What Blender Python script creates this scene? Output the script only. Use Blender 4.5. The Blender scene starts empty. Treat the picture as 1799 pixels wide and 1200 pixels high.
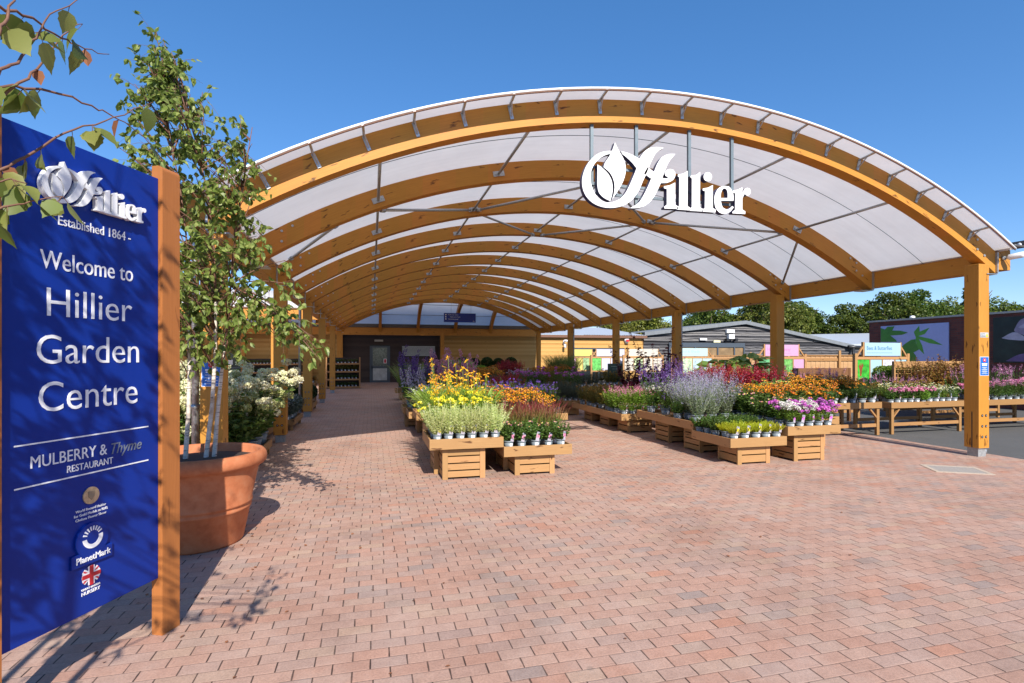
import bpy, math, random
import numpy as np
from mathutils import Vector, Matrix

scene = bpy.context.scene
COL = scene.collection
R = math.radians

# ---------------------------------------------------------------- camera
cam_data = bpy.data.cameras.new("camera")
cam = bpy.data.objects.new("camera", cam_data)
COL.objects.link(cam)
cam.location = (0.0, 0.0, 1.7)
cam.rotation_euler = (R(90), 0, -0.2578)
cam_data.sensor_width = 36.0
cam_data.lens = 18.76
cam_data.shift_y = 0.0146
cam_data.clip_start = 0.05
cam_data.clip_end = 2000
scene.camera = cam

# ---------------------------------------------------------------- sky and sun
SUN_EL, SUN_AZ = R(37.0), R(2.3)          # azimuth measured from -Y towards +X
to_sun = Vector((math.sin(SUN_AZ) * math.cos(SUN_EL), -math.cos(SUN_AZ) * math.cos(SUN_EL), math.sin(SUN_EL)))
world = bpy.data.worlds.new("World")
scene.world = world
world.use_nodes = True
wt = world.node_tree
wt.nodes.clear()
sky = wt.nodes.new("ShaderNodeTexSky")
sky.sky_type = 'NISHITA'
sky.sun_disc = False
sky.sun_elevation = SUN_EL
sky.sun_rotation = math.pi - SUN_AZ
sky.altitude = 1500
sky.air_density = 1.0
sky.dust_density = 0.3
sky.ozone_density = 6.0
hs_ = wt.nodes.new("ShaderNodeHueSaturation")
hs_.inputs["Saturation"].default_value = 1.22
hs_.inputs["Hue"].default_value = .511
hs_.inputs["Value"].default_value = 2.3
bg = wt.nodes.new("ShaderNodeBackground")
bg.inputs[1].default_value = 0.10
wo = wt.nodes.new("ShaderNodeOutputWorld")
wt.links.new(sky.outputs[0], hs_.inputs["Color"])
gm_ = wt.nodes.new("ShaderNodeGamma")
gm_.inputs[1].default_value = .70
wt.links.new(hs_.outputs[0], gm_.inputs[0])
wt.links.new(gm_.outputs[0], bg.inputs[0])
wt.links.new(bg.outputs[0], wo.inputs[0])
sun_d = bpy.data.lights.new("sun", 'SUN')
sun_d.energy = 4.6
sun_d.angle = R(0.5)
sun_d.color = (1.0, 0.94, 0.85)
sun = bpy.data.objects.new("sun", sun_d)
COL.objects.link(sun)
sun.location = (0, -10, 20)
sun.rotation_euler = to_sun.to_track_quat('Z', 'Y').to_euler()

scene.view_settings.view_transform = 'Standard'
scene.view_settings.look = 'None'
scene.view_settings.exposure = 0.75
scene.view_settings.gamma = 1.0
scene.cycles.max_bounces = 8
scene.cycles.diffuse_bounces = 4
scene.cycles.transparent_max_bounces = 16

# ---------------------------------------------------------------- mesh helpers
RNG = np.random.default_rng(7)
rnd = random.Random(5)


class MB:
    """collects faces (with uv and material index) and links them as one mesh object"""
    def __init__(s):
        s.v, s.f, s.uv, s.m, s.sm = [], [], [], [], []

    def face(s, pts, m=0, uv=None, smooth=False):
        i = len(s.v)
        s.v += [tuple(p) for p in pts]
        s.f.append(tuple(range(i, i + len(pts))))
        s.uv.append(uv or [(p[0] + p[1], p[2]) for p in pts])
        s.m.append(m)
        s.sm.append(smooth)

    def box(s, x0, x1, y0, y1, z0, z1, m=0, T=None, skip=()):
        c = [(x, y, z) for x in (x0, x1) for y in (y0, y1) for z in (z0, z1)]
        d = (abs(x1 - x0), abs(y1 - y0), abs(z1 - z0))
        L = d.index(max(d))
        o1, o2 = rnd.random() * 7, rnd.random() * 7
        i = len(s.v)
        s.v += [tuple(T @ Vector(p)) for p in c] if T else c
        for k, q in enumerate(((0, 1, 3, 2), (4, 6, 7, 5), (0, 4, 5, 1), (2, 3, 7, 6), (0, 2, 6, 4), (1, 5, 7, 3))):
            if k in skip:
                continue
            s.f.append(tuple(i + a for a in q))
            s.uv.append([(c[a][L] + o1, c[a][(L + 1) % 3] + c[a][(L + 2) % 3] + o2) for a in q])
            s.m.append(m)
            s.sm.append(False)

    def bar(s, p0, p1, w, h, m=0, up=(0, 0, 1)):
        p0, p1 = Vector(p0), Vector(p1)
        d = p1 - p0
        z = d.normalized()
        u = Vector(up)
        if abs(z.dot(u)) > 0.98:
            u = Vector((0, 1, 0))
        x = u.cross(z).normalized()
        y = z.cross(x)
        T = Matrix(((x.x, y.x, z.x, p0.x), (x.y, y.y, z.y, p0.y), (x.z, y.z, z.z, p0.z), (0, 0, 0, 1)))
        s.box(-w / 2, w / 2, -h / 2, h / 2, 0, d.length, m, T)

    def tube(s, pts, rad, n=8, m=0, cap=True):
        pts = [Vector(p) for p in pts]
        if not hasattr(rad, '__len__'):
            rad = [rad] * len(pts)
        i0 = len(s.v)
        ln = 0
        lens = []
        prevx = None
        for k, p in enumerate(pts):
            d = (pts[min(k + 1, len(pts) - 1)] - pts[max(k - 1, 0)]).normalized()
            if prevx is None:
                a = Vector((0, 0, 1)) if abs(d.z) < .9 else Vector((1, 0, 0))
                x = d.cross(a).normalized()
            else:
                x = (prevx - d * prevx.dot(d)).normalized()
            prevx = x
            y = d.cross(x)
            if k:
                ln += (p - pts[k - 1]).length
            lens.append(ln)
            for j in range(n):
                t = 2 * math.pi * j / n
                s.v.append(tuple(p + (x * math.cos(t) + y * math.sin(t)) * rad[k]))
        for k in range(len(pts) - 1):
            for j in range(n):
                a, b = i0 + k * n + j, i0 + k * n + (j + 1) % n
                s.f.append((a, b, b + n, a + n))
                s.uv.append([(lens[k], j / n * .2), (lens[k], (j + 1) / n * .2), (lens[k + 1], (j + 1) / n * .2), (lens[k + 1], j / n * .2)])
                s.m.append(m)
                s.sm.append(True)
        if cap:
            for k in (0, len(pts) - 1):
                q = [i0 + k * n + j for j in range(n)]
                s.f.append(tuple(q if k else q[::-1]))
                s.uv.append([(0, 0)] * n)
                s.m.append(m)
                s.sm.append(False)

    def lathe(s, prof, n=24, c=(0, 0, 0), m=0):
        i0 = len(s.v)
        for r, z in prof:
            for j in range(n):
                t = 2 * math.pi * j / n
                s.v.append((c[0] + r * math.cos(t), c[1] + r * math.sin(t), c[2] + z))
        for k in range(len(prof) - 1):
            for j in range(n):
                a, b = i0 + k * n + j, i0 + k * n + (j + 1) % n
                s.f.append((a, b, b + n, a + n))
                s.uv.append([(j / n, prof[k][1]), ((j + 1) / n, prof[k][1]), ((j + 1) / n, prof[k + 1][1]), (j / n, prof[k + 1][1])])
                s.m.append(m)
                s.sm.append(True)

    def build(s, name, mats, parent=None, bevel=0.0):
        me = bpy.data.meshes.new(name)
        me.from_pydata(s.v, [], s.f)
        ul = me.uv_layers.new(name="uv")
        ul.data.foreach_set("uv", [c for f in s.uv for p in f for c in p])
        me.polygons.foreach_set("material_index", s.m)
        me.polygons.foreach_set("use_smooth", s.sm)
        for m in (mats if isinstance(mats, (list, tuple)) else [mats]):
            me.materials.append(m)
        me.update()
        o = bpy.data.objects.new(name, me)
        COL.objects.link(o)
        if parent:
            o.parent = parent
        if bevel:
            b = o.modifiers.new("edge", 'BEVEL')
            b.width = bevel
            b.segments = 2
            b.limit_method = 'ANGLE'
        return o


def npmesh(name, parts, mats, parent=None, smooth=False):
    """parts: list of (V (n,4,3), material index); quads only"""
    V = np.concatenate([p[0].reshape(-1, 3) for p in parts]).astype(np.float32)
    mi = np.concatenate([np.full(len(p[0]), p[1], np.int32) for p in parts])
    nf = len(mi)
    me = bpy.data.meshes.new(name)
    me.vertices.add(len(V))
    me.vertices.foreach_set("co", V.ravel())
    me.loops.add(nf * 4)
    me.loops.foreach_set("vertex_index", np.arange(nf * 4, dtype=np.int32))
    me.polygons.add(nf)
    me.polygons.foreach_set("loop_start", np.arange(0, nf * 4, 4, dtype=np.int32))
    me.polygons.foreach_set("material_index", mi)
    for m in mats:
        me.materials.append(m)
    me.update(calc_edges=True)
    if smooth:
        import bmesh
        bm = bmesh.new()
        bm.from_mesh(me)
        bmesh.ops.remove_doubles(bm, verts=bm.verts, dist=1e-6)
        bm.to_mesh(me)
        bm.free()
        me.polygons.foreach_set("use_smooth", [True] * len(me.polygons))
        me.update()
    o = bpy.data.objects.new(name, me)
    COL.objects.link(o)
    if parent:
        o.parent = parent
    return o


def tag(o, label=None, cat=None, group=None, kind=None):
    if label: o["label"] = label
    if cat: o["category"] = cat
    if group: o["group"] = group
    if kind: o["kind"] = kind
    return o


def thing(name, label, cat, loc=(0, 0, 0), rz=0, group=None):
    o = bpy.data.objects.new(name, None)
    o.empty_display_size = .1
    COL.objects.link(o)
    o.location = loc
    o.rotation_euler = (0, 0, rz)
    return tag(o, label, cat, group, "thing")


KIDS = {}


def copy_thing(o, loc, rz=0, label=None, group=None, scale=None):
    c = o.copy()
    COL.objects.link(c)
    c.location = loc
    c.rotation_euler = (0, 0, rz)
    if scale: c.scale = (scale, scale, scale)
    if label: c["label"] = label
    if group: c["group"] = group
    for ch in list(o.children):
        d = ch.copy()
        COL.objects.link(d)
        d.parent = c
        for g in list(ch.children):
            e = g.copy()
            COL.objects.link(e)
            e.parent = d
    return c


# ---------------------------------------------------------------- materials
class NT:
    def __init__(s, name):
        s.mat = bpy.data.materials.new(name)
        s.mat.use_nodes = True
        s.t = s.mat.node_tree
        s.t.nodes.clear()
        s.out = s.t.nodes.new("ShaderNodeOutputMaterial")

    def n(s, typ, ins=None, **kw):
        nd = s.t.nodes.new("ShaderNode" + typ)
        for k, v in kw.items():
            setattr(nd, k, v)
        for k, v in (ins or {}).items():
            sock = nd.inputs[k]
            if isinstance(v, bpy.types.NodeSocket):
                s.t.links.new(v, sock)
            else:
                sock.default_value = v
        return nd

    def math(s, op, a, b=0.0, c=0.0, clamp=False):
        nd = s.n("Math", {0: a, 1: b, 2: c}, operation=op)
        nd.use_clamp = clamp
        return nd.outputs[0]

    def mix(s, f, a, b, mode='MIX'):
        nd = s.t.nodes.new("ShaderNodeMix")
        nd.data_type = 'RGBA'
        nd.blend_type = mode
        for sock, v in ((nd.inputs[0], f), (nd.inputs[6], a), (nd.inputs[7], b)):
            if isinstance(v, bpy.types.NodeSocket):
                s.t.links.new(v, sock)
            elif sock.type == 'RGBA':
                sock.default_value = (*v[:3], 1)
            else:
                sock.default_value = v
        return nd.outputs[2]

    def ramp(s, f, stops, interp='LINEAR'):
        nd = s.n("ValToRGB", {0: f})
        nd.color_ramp.interpolation = interp
        el = nd.color_ramp.elements
        while len(el) < len(stops):
            el.new(0.5)
        for e, (p, c) in zip(el, stops):
            e.position = p
            e.color = (*c, 1) if not isinstance(c, (int, float)) else (c, c, c, 1)
        return nd.outputs[0]

    def obj(s):
        return s.n("TexCoord").outputs["Object"]

    def uv(s):
        return s.n("TexCoord").outputs["UV"]

    def scale(s, vec, sc):
        return s.n("Mapping", {0: vec, 3: sc}).outputs[0]

    def noise(s, vec, sc, detail=3, rough=.5):
        return s.n("TexNoise", {"Vector": vec, "Scale": sc, "Detail": detail, "Roughness": rough}).outputs["Fac"]

    def finish(s, col, rough=.6, metal=0.0, bump=None, bstr=.3, bdist=.01, spec=.5):
        p = s.n("BsdfPrincipled", {"Base Color": (*col, 1) if isinstance(col, tuple) else col, "Roughness": rough, "Metallic": metal, "Specular IOR Level": spec})
        if bump is not None:
            b = s.n("Bump", {"Height": bump, "Strength": bstr, "Distance": bdist})
            s.t.links.new(b.outputs[0], p.inputs["Normal"])
        s.t.links.new(p.outputs[0], s.out.inputs[0])
        return s.mat


def plain(name, col, rough=.6, metal=0.0, var=.12, sc=14.0, spec=.5):
    t = NT(name)
    n = t.noise(t.obj(), sc, 4, .6)
    lo = tuple(c * (1 - var) for c in col)
    hi = tuple(min(1, c * (1 + var)) for c in col)
    c = t.ramp(n, [(.3, lo), (.7, hi)])
    return t.finish(c, rough, metal, n, .08, .005, spec)


def wood(name, base, dark, knot=1.0, lam=0.0, rough=.55):
    t = NT(name)
    uv = t.uv()
    g = t.noise(t.scale(uv, (1.2, 26, 1)), 3.0, 5, .6)
    g2 = t.noise(t.scale(uv, (.5, 3, 1)), 1.5, 3, .5)
    c = t.ramp(g, [(.28, tuple(a * .72 + b * .28 for a, b in zip(base, dark))), (.62, base), (.8, tuple(min(1, a * 1.1) for a in base))])
    c = t.mix(t.math('MULTIPLY', g2, .45), c, tuple(a * .5 + b * .5 for a, b in zip(base, dark)))
    wv = t.scale(uv, (2.6, 9.5, 1))
    wv = t.n("VectorMath", {0: wv, 1: t.n("TexNoise", {"Vector": wv, "Scale": 2.2}).outputs["Color"]}, operation='ADD').outputs[0]
    vo = t.n("TexVoronoi", {"Vector": wv, "Scale": 1.0, "Randomness": 1.0}, voronoi_dimensions='2D')
    k = t.ramp(vo.outputs["Distance"], [(.05, 1.0), (.16, 0.0)])
    pick = t.math('GREATER_THAN', t.n("SeparateColor", {0: vo.outputs["Color"]}).outputs[0], .70)
    k = t.math('MULTIPLY', t.math('MULTIPLY', k, pick), knot)
    c = t.mix(k, c, tuple(d * .55 for d in dark))
    isl = t.n("NewGeometry").outputs["Random Per Island"]
    c = t.n("HueSaturation", {"Value": t.math('MULTIPLY_ADD', isl, .34 if not lam else .12, .82 if not lam else .94), "Hue": t.math('MULTIPLY_ADD', isl, -.012, .506), "Color": c}).outputs[0]
    wz = t.noise(t.obj(), 1.7, 4, .6)
    c = t.mix(.35, c, t.ramp(wz, [(.3, (.80, .77, .74)), (.7, (1.0, 1.0, 1.0))]), 'MULTIPLY')
    if lam:
        v = t.n("SeparateXYZ", {0: uv}).outputs[1]
        fr = t.math('FRACT', t.math('DIVIDE', v, .045))
        ln = t.math('LESS_THAN', fr, .045)
        c = t.mix(t.math('MULTIPLY', ln, lam), c, dark)
    return t.finish(c, rough, 0, g, .12, .004, .35)


def leafmat(name, cols, trans=.35, rough=.45, spec=.4):
    """cols: 3 colours picked per leaf"""
    t = NT(name)
    ri = t.n("NewGeometry").outputs["Random Per Island"]
    oi = t.n("ObjectInfo").outputs["Random"]
    c = t.ramp(ri, [(0.0, cols[0]), (.5, cols[1]), (1.0, cols[2])])
    c = t.n("HueSaturation", {"Hue": t.math('MULTIPLY_ADD', oi, .03, .485), "Value": t.math('MULTIPLY_ADD', oi, .3, .86), "Color": c}).outputs[0]
    p = t.n("BsdfPrincipled", {"Base Color": c, "Roughness": rough, "Specular IOR Level": spec})
    tr = t.n("BsdfTranslucent", {"Color": t.mix(.5, c, (.55, .6, .1), 'MULTIPLY') if trans < 0 else c})
    m = t.n("MixShader", {0: abs(trans), 1: p.outputs[0], 2: tr.outputs[0]})
    t.t.links.new(m.outputs[0], t.out.inputs[0])
    return t.mat


def G(name, a, b, c, **k):
    return leafmat(name, [a, b, c], **k)


GLULAM = wood("glulam", (.56, .245, .036), (.22, .075, .010), 1.0, .22)
GLULAM_RED = wood("stained_timber", (.42, .155, .04), (.20, .06, .015), .5, 0)
CRATE = wood("pale_softwood", (.43, .245, .10), (.22, .09, .028), 1.0)
CRATE2 = wood("tan_softwood", (.38, .205, .08), (.19, .08, .026), .9)
STEEL = plain("galvanised_steel", (.42, .44, .46), .42, .7, .2, 40)
STEEL_GREY = plain("grey_painted_steel", (.15, .19, .215), .45, .2, .1)
STEEL_DARK = plain("dark_steel_trim", (.10, .085, .075), .5, .3, .15)
FOOT = plain("grey_steel_foot", (.30, .31, .315), .5, .3, .2, 30)
WHITE = plain("white_paint", (.80, .80, .80), .45, 0, .03)
WHITE_PRINT = plain("white_print", (.82, .82, .83), .5, 0, .02)
NAVY_SIDE = plain("navy_return", (.022, .025, .10), .4, 0, .1)
BLUE = plain("blue_sign_panel", (.004, .027, .235), .4, 0, .05, 5, .22)
BLUE_DARK = plain("navy_sign_panel", (.010, .017, .13), .4, 0, .05)
BLUE_NOTICE = plain("blue_notice", (.015, .13, .50), .45, 0, .03)
RED = plain("red_print", (.55, .02, .03), .5, 0, .05)
GOLD = plain("bronze_medal", (.50, .40, .26), .35, .5, .2, 60)
GREYTXT = plain("grey_print", (.15, .18, .24), .4, .0, .1)
BLACK = plain("black_plastic", (.018, .018, .02), .4, 0, .2)
POTGREY = plain("grey_plastic_pot", (.17, .20, .22), .5, 0, .15, 9)
POTTERRA = plain("terracotta_plastic", (.50, .15, .07), .6, 0, .1)
SOIL = plain("dark_compost", (.035, .022, .015), .95, 0, .5, 90)

def make_pavers():
    t = NT("brick_pavers")
    p = t.obj()
    sx = t.n("SeparateXYZ", {0: p})
    wob = t.math('MULTIPLY_ADD', t.noise(p, 1.3, 1), .012, -.006)
    x = t.math('ADD', sx.outputs[0], wob)
    y = t.math('ADD', sx.outputs[1], t.math('MULTIPLY_ADD', t.noise(t.scale(p, (1, 1, 9)), .9, 1), .014, -.007))
    v = t.math('DIVIDE', y, .1)
    row = t.math('FLOOR', v)
    rw = t.n("TexWhiteNoise", {"W": row}, noise_dimensions='1D').outputs["Value"]
    u = t.math('ADD', t.math('DIVIDE', x, .2), t.math('ADD', t.math('MULTIPLY', t.math('FLOORED_MODULO', row, 2.0), .5), t.math('MULTIPLY_ADD', rw, .16, -.08)))
    colm = t.math('FLOOR', u)
    idv = t.n("CombineXYZ", {0: colm, 1: row, 2: 3.7}).outputs[0]
    wn = t.n("TexWhiteNoise", {"Vector": idv}, noise_dimensions='3D')
    r = wn.outputs["Value"]
    c = t.ramp(r, [(0, (.43, .26, .195)), (.18, (.44, .285, .22)), (.36, (.425, .245, .18)), (.54, (.43, .285, .225)), (.68, (.39, .265, .215)),
                   (.80, (.45, .30, .22)), (.89, (.325, .245, .212)), (.95, (.44, .265, .20)), (1, (.455, .235, .16))])
    pn = t.noise(p, 75, 5, .8)
    c = t.mix(.8, c, t.ramp(pn, [(.30, (.62, .62, .62)), (.52, (.98, .98, .98)), (.75, (1.22, 1.2, 1.18))]), 'MULTIPLY')
    bl = t.noise(t.n("VectorMath", {0: p, 1: wn.outputs["Color"]}, operation='ADD').outputs[0], 14, 3, .6)
    c = t.mix(.5, c, t.ramp(bl, [(.3, (.80, .78, .78)), (.7, (1.08, 1.08, 1.08))]), 'MULTIPLY')
    big = t.noise(p, .8, 6, .68)
    c = t.mix(.75, c, t.ramp(big, [(.34, (.76, .74, .73)), (.5, (.97, .97, .97)), (.68, (1.05, 1.05, 1.05))]), 'MULTIPLY')
    spot = t.n("TexVoronoi", {"Vector": p, "Scale": 2.3, "Randomness": 1.0}).outputs["Distance"]
    c = t.mix(t.math('MULTIPLY', t.ramp(spot, [(.035, 1.0), (.065, 0.0)]), .45), c, (.09, .065, .055))
    dust = t.noise(p, 2.3, 5, .65)
    c = t.mix(t.ramp(dust, [(.50, 0.0), (.78, .34)]), c, (.50, .40, .34))
    fx, fy = t.math('FRACT', u), t.math('FRACT', v)
    dx = t.math('MULTIPLY', t.math('MINIMUM', fx, t.math('SUBTRACT', 1.0, fx)), .2)
    dy = t.math('MULTIPLY', t.math('MINIMUM', fy, t.math('SUBTRACT', 1.0, fy)), .1)
    jn = t.noise(p, 7.0, 3, .7)
    wx = t.math('MULTIPLY_ADD', jn, .0075, -.0004)
    mx = t.n("MapRange", {0: t.math('SUBTRACT', dx, wx), 1: 0.0, 2: .0015, 3: 1.0, 4: 0.0}).outputs[0]
    wy = t.math('MULTIPLY_ADD', t.noise(p, 5.0, 3, .7), .0048, -.0012)
    my = t.n("MapRange", {0: t.math('SUBTRACT', dy, wy), 1: 0.0, 2: .0015, 3: 1.0, 4: 0.0}).outputs[0]
    c = t.mix(t.math('MULTIPLY', my, .4), c, (.12, .078, .06))
    c = t.mix(t.math('MULTIPLY', t.math('MULTIPLY', mx, .9), t.ramp(t.noise(p, 3.1, 2), [(.35, .7), (.6, 1.0)])), c, (.035, .022, .018))
    e = t.math('MINIMUM', dx, dy)
    h = t.n("MapRange", {0: e, 1: 0.0, 2: .007, 3: 0.0, 4: 1.0}).outputs[0]
    h = t.math('ADD', t.math('ADD', h, t.math('MULTIPLY', r, .5)), t.math('MULTIPLY', pn, .35))
    t.finish(c, .8, 0, h, .45, .004, .2)
    nb = [q for q in t.t.nodes if q.bl_idname == "ShaderNodeBump"][0]
    tilt = t.n("VectorMath", {0: wn.outputs["Color"], 1: (-.5, -.5, -.5)}, operation='ADD').outputs[0]
    tilt = t.n("VectorMath", {0: tilt, 1: (.07, .07, 0)}, operation='MULTIPLY').outputs[0]
    nn = t.n("VectorMath", {0: t.n("NewGeometry").outputs["Normal"], 1: tilt}, operation='ADD').outputs[0]
    t.t.links.new(t.n("VectorMath", {0: nn}, operation='NORMALIZE').outputs[0], nb.inputs["Normal"])
    return t.mat


def make_asphalt():
    t = NT("asphalt")
    p = t.obj()
    n = t.noise(p, 220, 4, .8)
    b = t.noise(p, 1.2, 5, .6)
    c = t.ramp(n, [(.3, (.055, .055, .055)), (.62, (.12, .118, .112)), (.8, (.26, .25, .24))])
    c = t.mix(.5, c, t.ramp(b, [(.3, (.65, .65, .65)), (.7, (1, 1, 1))]), 'MULTIPLY')
    return t.finish(c, .9, 0, n, .5, .006)


def make_brickwall():
    t = NT("dark_red_brick")
    p = t.obj()
    s = t.n("SeparateXYZ", {0: p})
    v = t.n("CombineXYZ", {0: t.math('ADD', s.outputs[0], s.outputs[1]), 1: s.outputs[2], 2: 0.0}).outputs[0]
    b = t.n("TexBrick", {"Vector": v, "Color1": (.22, .055, .035, 1), "Color2": (.12, .035, .028, 1), "Mortar": (.10, .075, .065, 1), "Scale": 1.0,
                         "Mortar Size": .006, "Brick Width": .225, "Row Height": .075, "Bias": -.1})
    n = t.noise(p, 30, 4, .6)
    c = t.mix(.5, b.outputs["Color"], t.ramp(n, [(.3, (.6, .6, .6)), (.7, (1, 1, 1))]), 'MULTIPLY')
    return t.finish(c, .85, 0, b.outputs["Fac"], -.4, .006)


def make_clad(name, cols, dark, sc=1.0, st=(.25, .5, .75)):
    """timber cladding: grain along X (or Y), colour varies from board to board by height"""
    t = NT(name)
    p = t.obj()
    s = t.n("SeparateXYZ", {0: p})
    g = t.noise(t.scale(p, (.7, .7, 30)), 2.5, 5, .65)
    bd = t.n("TexWhiteNoise", {"W": t.math('FLOOR', t.math('DIVIDE', s.outputs[2], .14 * sc))}, noise_dimensions='1D').outputs["Value"]
    c = t.ramp(t.math('MULTIPLY_ADD', g, .6, t.math('MULTIPLY', bd, .4)), [(st[0], cols[0]), (st[1], cols[1]), (st[2], cols[2])])
    k = t.n("TexVoronoi", {"Vector": t.scale(p, (2.2, 2.2, 7)), "Scale": 1.0}).outputs["Distance"]
    c = t.mix(t.math('MULTIPLY', t.ramp(k, [(.06, 1.0), (.14, 0.0)]), .6), c, dark)
    return t.finish(c, .7, 0, g, .25, .006)


def make_roofskin():
    t = NT("white_roof_membrane")
    p = t.obj()
    n = t.noise(p, 1.1, 5, .65)
    st = t.noise(t.scale(p, (.35, 5, .35)), 1.6, 4, .6)
    dirt = t.noise(p, 16, 5, .75)
    c = t.ramp(n, [(.3, (.74, .74, .745)), (.7, (.83, .83, .83))])
    c = t.mix(.4, c, t.ramp(st, [(.35, (.90, .89, .88)), (.6, (1, 1, 1))]), 'MULTIPLY')
    c = t.mix(t.ramp(dirt, [(.66, 0.0), (.80, .35)]), c, (.45, .42, .36))
    d = t.n("BsdfPrincipled", {"Base Color": c, "Roughness": .35, "Specular IOR Level": .4})
    b = t.n("Bump", {"Height": st, "Strength": .12, "Distance": .02})
    t.t.links.new(b.outputs[0], d.inputs["Normal"])
    tr = t.n("BsdfTranslucent", {"Color": t.mix(1.0, c, (1.0, .995, 1.0), 'MULTIPLY')})
    m = t.n("MixShader", {0: .41, 1: d.outputs[0], 2: tr.outputs[0]})
    t.t.links.new(m.outputs[0], t.out.inputs[0])
    return t.mat


def make_terracotta():
    t = NT("terracotta")
    p = t.obj()
    n = t.noise(p, 9, 5, .65)
    f = t.noise(p, 120, 2, .6)
    c = t.ramp(n, [(.25, (.33, .10, .04)), (.5, (.45, .15, .062)), (.72, (.48, .19, .09)), (.85, (.56, .33, .22))])
    return t.finish(c, .75, 0, f, .15, .003, .3)


def make_birchbark():
    t = NT("birch_bark")
    p = t.obj()
    s = t.scale(p, (1, 1, .9))
    n = t.noise(t.scale(p, (5, 5, 40)), 1.6, 4, .6)
    b = t.noise(t.scale(p, (1, 1, 1.6)), 7, 4, .6)
    c = t.ramp(b, [(.3, (.40, .29, .20)), (.5, (.60, .52, .43)), (.75, (.70, .64, .56))])
    c = t.mix(t.ramp(n, [(.56, 0.0), (.64, .9)]), c, (.07, .05, .04))
    return t.finish(c, .7, 0, n, .3, .004)


def make_leafgrad(name, c0, c1, c2, trans=.35):
    """blades that change colour from base to tip"""
    t = NT(name)
    z = t.n("SeparateXYZ", {0: t.n("TexCoord").outputs["Generated"]}).outputs[2]
    ri = t.n("NewGeometry").outputs["Random Per Island"]
    f = t.math('ADD', z, t.math('MULTIPLY_ADD', ri, .3, -.15))
    c = t.ramp(f, [(.3, c0), (.55, c1), (.85, c2)])
    p = t.n("BsdfPrincipled", {"Base Color": c, "Roughness": .5})
    tr = t.n("BsdfTranslucent", {"Color": c})
    m = t.n("MixShader", {0: trans, 1: p.outputs[0], 2: tr.outputs[0]})
    t.t.links.new(m.outputs[0], t.out.inputs[0])
    return t.mat


PAVERS = make_pavers()
ASPHALT = make_asphalt()
BRICKWALL = make_brickwall()
CLAD = make_clad("honey_cladding", ((.38, .19, .038), (.48, .255, .062), (.55, .32, .095)), (.18, .07, .018))
CLAD_DARK = make_clad("dark_brown_cladding", ((.028, .016, .012), (.042, .024, .018), (.06, .036, .026)), (.01, .006, .005), 1.3)
CLAD_BLACK = make_clad("weathered_black_boards", ((.010, .010, .014), (.040, .039, .046), (.17, .16, .155)), (.006, .006, .008), 1.6, (.38, .50, .66))
FENCEW = make_clad("fence_boards", ((.34, .18, .075), (.45, .26, .12), (.52, .33, .17)), (.15, .07, .03))
ROOFSKIN = make_roofskin()
TERRACOTTA = make_terracotta()
BIRCH = make_birchbark()
BARK = plain("brown_bark", (.11, .08, .055), .9, 0, .35, 25)
TWIG = plain("red_brown_twig", (.16, .075, .045), .7, 0, .2, 30)
ROOFMETAL = plain("pale_metal_roofing", (.55, .57, .58), .4, .3, .1)
FELT = plain("grey_roof_felt", (.17, .185, .20), .8, 0, .15, 5)
CONCRETE = plain("pale_concrete", (.46, .42, .37), .85, 0, .15, 40)
GLASS_DARK = plain("dark_window_glass", (.02, .025, .03), .08, 0, .05)
DOORGREY = plain("grey_blue_door", (.06, .075, .095), .4, 0, .05)

L_BIRCH = G("birch_leaves", (.085, .125, .018), (.175, .23, .042), (.34, .37, .10), trans=.45)
L_BIRCH_BIG = G("yellowing_birch_leaves", (.07, .11, .018), (.17, .22, .045), (.30, .32, .085), trans=.42)
L_OLD = plain("browned_leaf", (.22, .085, .035), .7, 0, .2)
L_VAR = G("variegated_leaves", (.34, .44, .10), (.60, .66, .26), (.80, .80, .48))
L_MID = G("mid_green_leaves", (.055, .105, .018), (.085, .15, .025), (.13, .20, .04))
L_BRIGHT = G("fresh_green_leaves", (.10, .19, .02), (.17, .28, .03), (.25, .36, .05))
L_LIME = G("lime_leaves", (.30, .36, .015), (.46, .48, .02), (.58, .56, .05))
L_DARK = G("dark_green_leaves", (.020, .045, .012), (.035, .07, .018), (.055, .095, .025), trans=.25)
L_SILVER = G("silver_leaves", (.15, .23, .09), (.27, .33, .18), (.44, .46, .36))
L_GREYG = G("grey_green_leaves", (.06, .085, .055), (.10, .125, .085), (.14, .165, .12), trans=.25)
L_OLIVE = G("olive_leaves", (.10, .11, .02), (.17, .16, .03), (.26, .20, .04))
L_WINE = G("wine_red_leaves", (.05, .010, .015), (.11, .018, .026), (.19, .035, .04))
L_CANNA = G("canna_leaves", (.12, .23, .035), (.20, .33, .06), (.32, .42, .12), rough=.35)
L_CANNARED = G("bronze_canna_leaves", (.07, .02, .015), (.15, .04, .025), (.24, .07, .03), rough=.35)
L_AUTUMN = G("russet_leaves", (.12, .11, .02), (.28, .16, .03), (.36, .12, .03))
L_TREE = G("oak_leaves", (.038, .075, .012), (.08, .13, .018), (.16, .20, .032), trans=.3)
L_TREE2 = G("olive_tree_leaves", (.06, .09, .013), (.12, .155, .024), (.21, .22, .04), trans=.3)
L_TREE3 = G("sunny_hedge_leaves", (.10, .12, .015), (.17, .18, .025), (.25, .24, .04), trans=.3)
B_IMP = make_leafgrad("red_tipped_grass", (.16, .24, .04), (.25, .15, .055), (.24, .022, .04))
B_GRASS = G("grass_blades", (.10, .17, .03), (.17, .25, .05), (.33, .33, .12))
B_LILY = G("lily_blades", (.15, .26, .03), (.24, .37, .05), (.34, .46, .08))
F_YEL = G("yellow_petals", (.74, .60, .015), (.84, .72, .03), (.88, .80, .10), trans=.2)
F_LILY = G("lily_petals", (.78, .30, .008), (.84, .44, .012), (.86, .55, .03), trans=.2)
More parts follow.
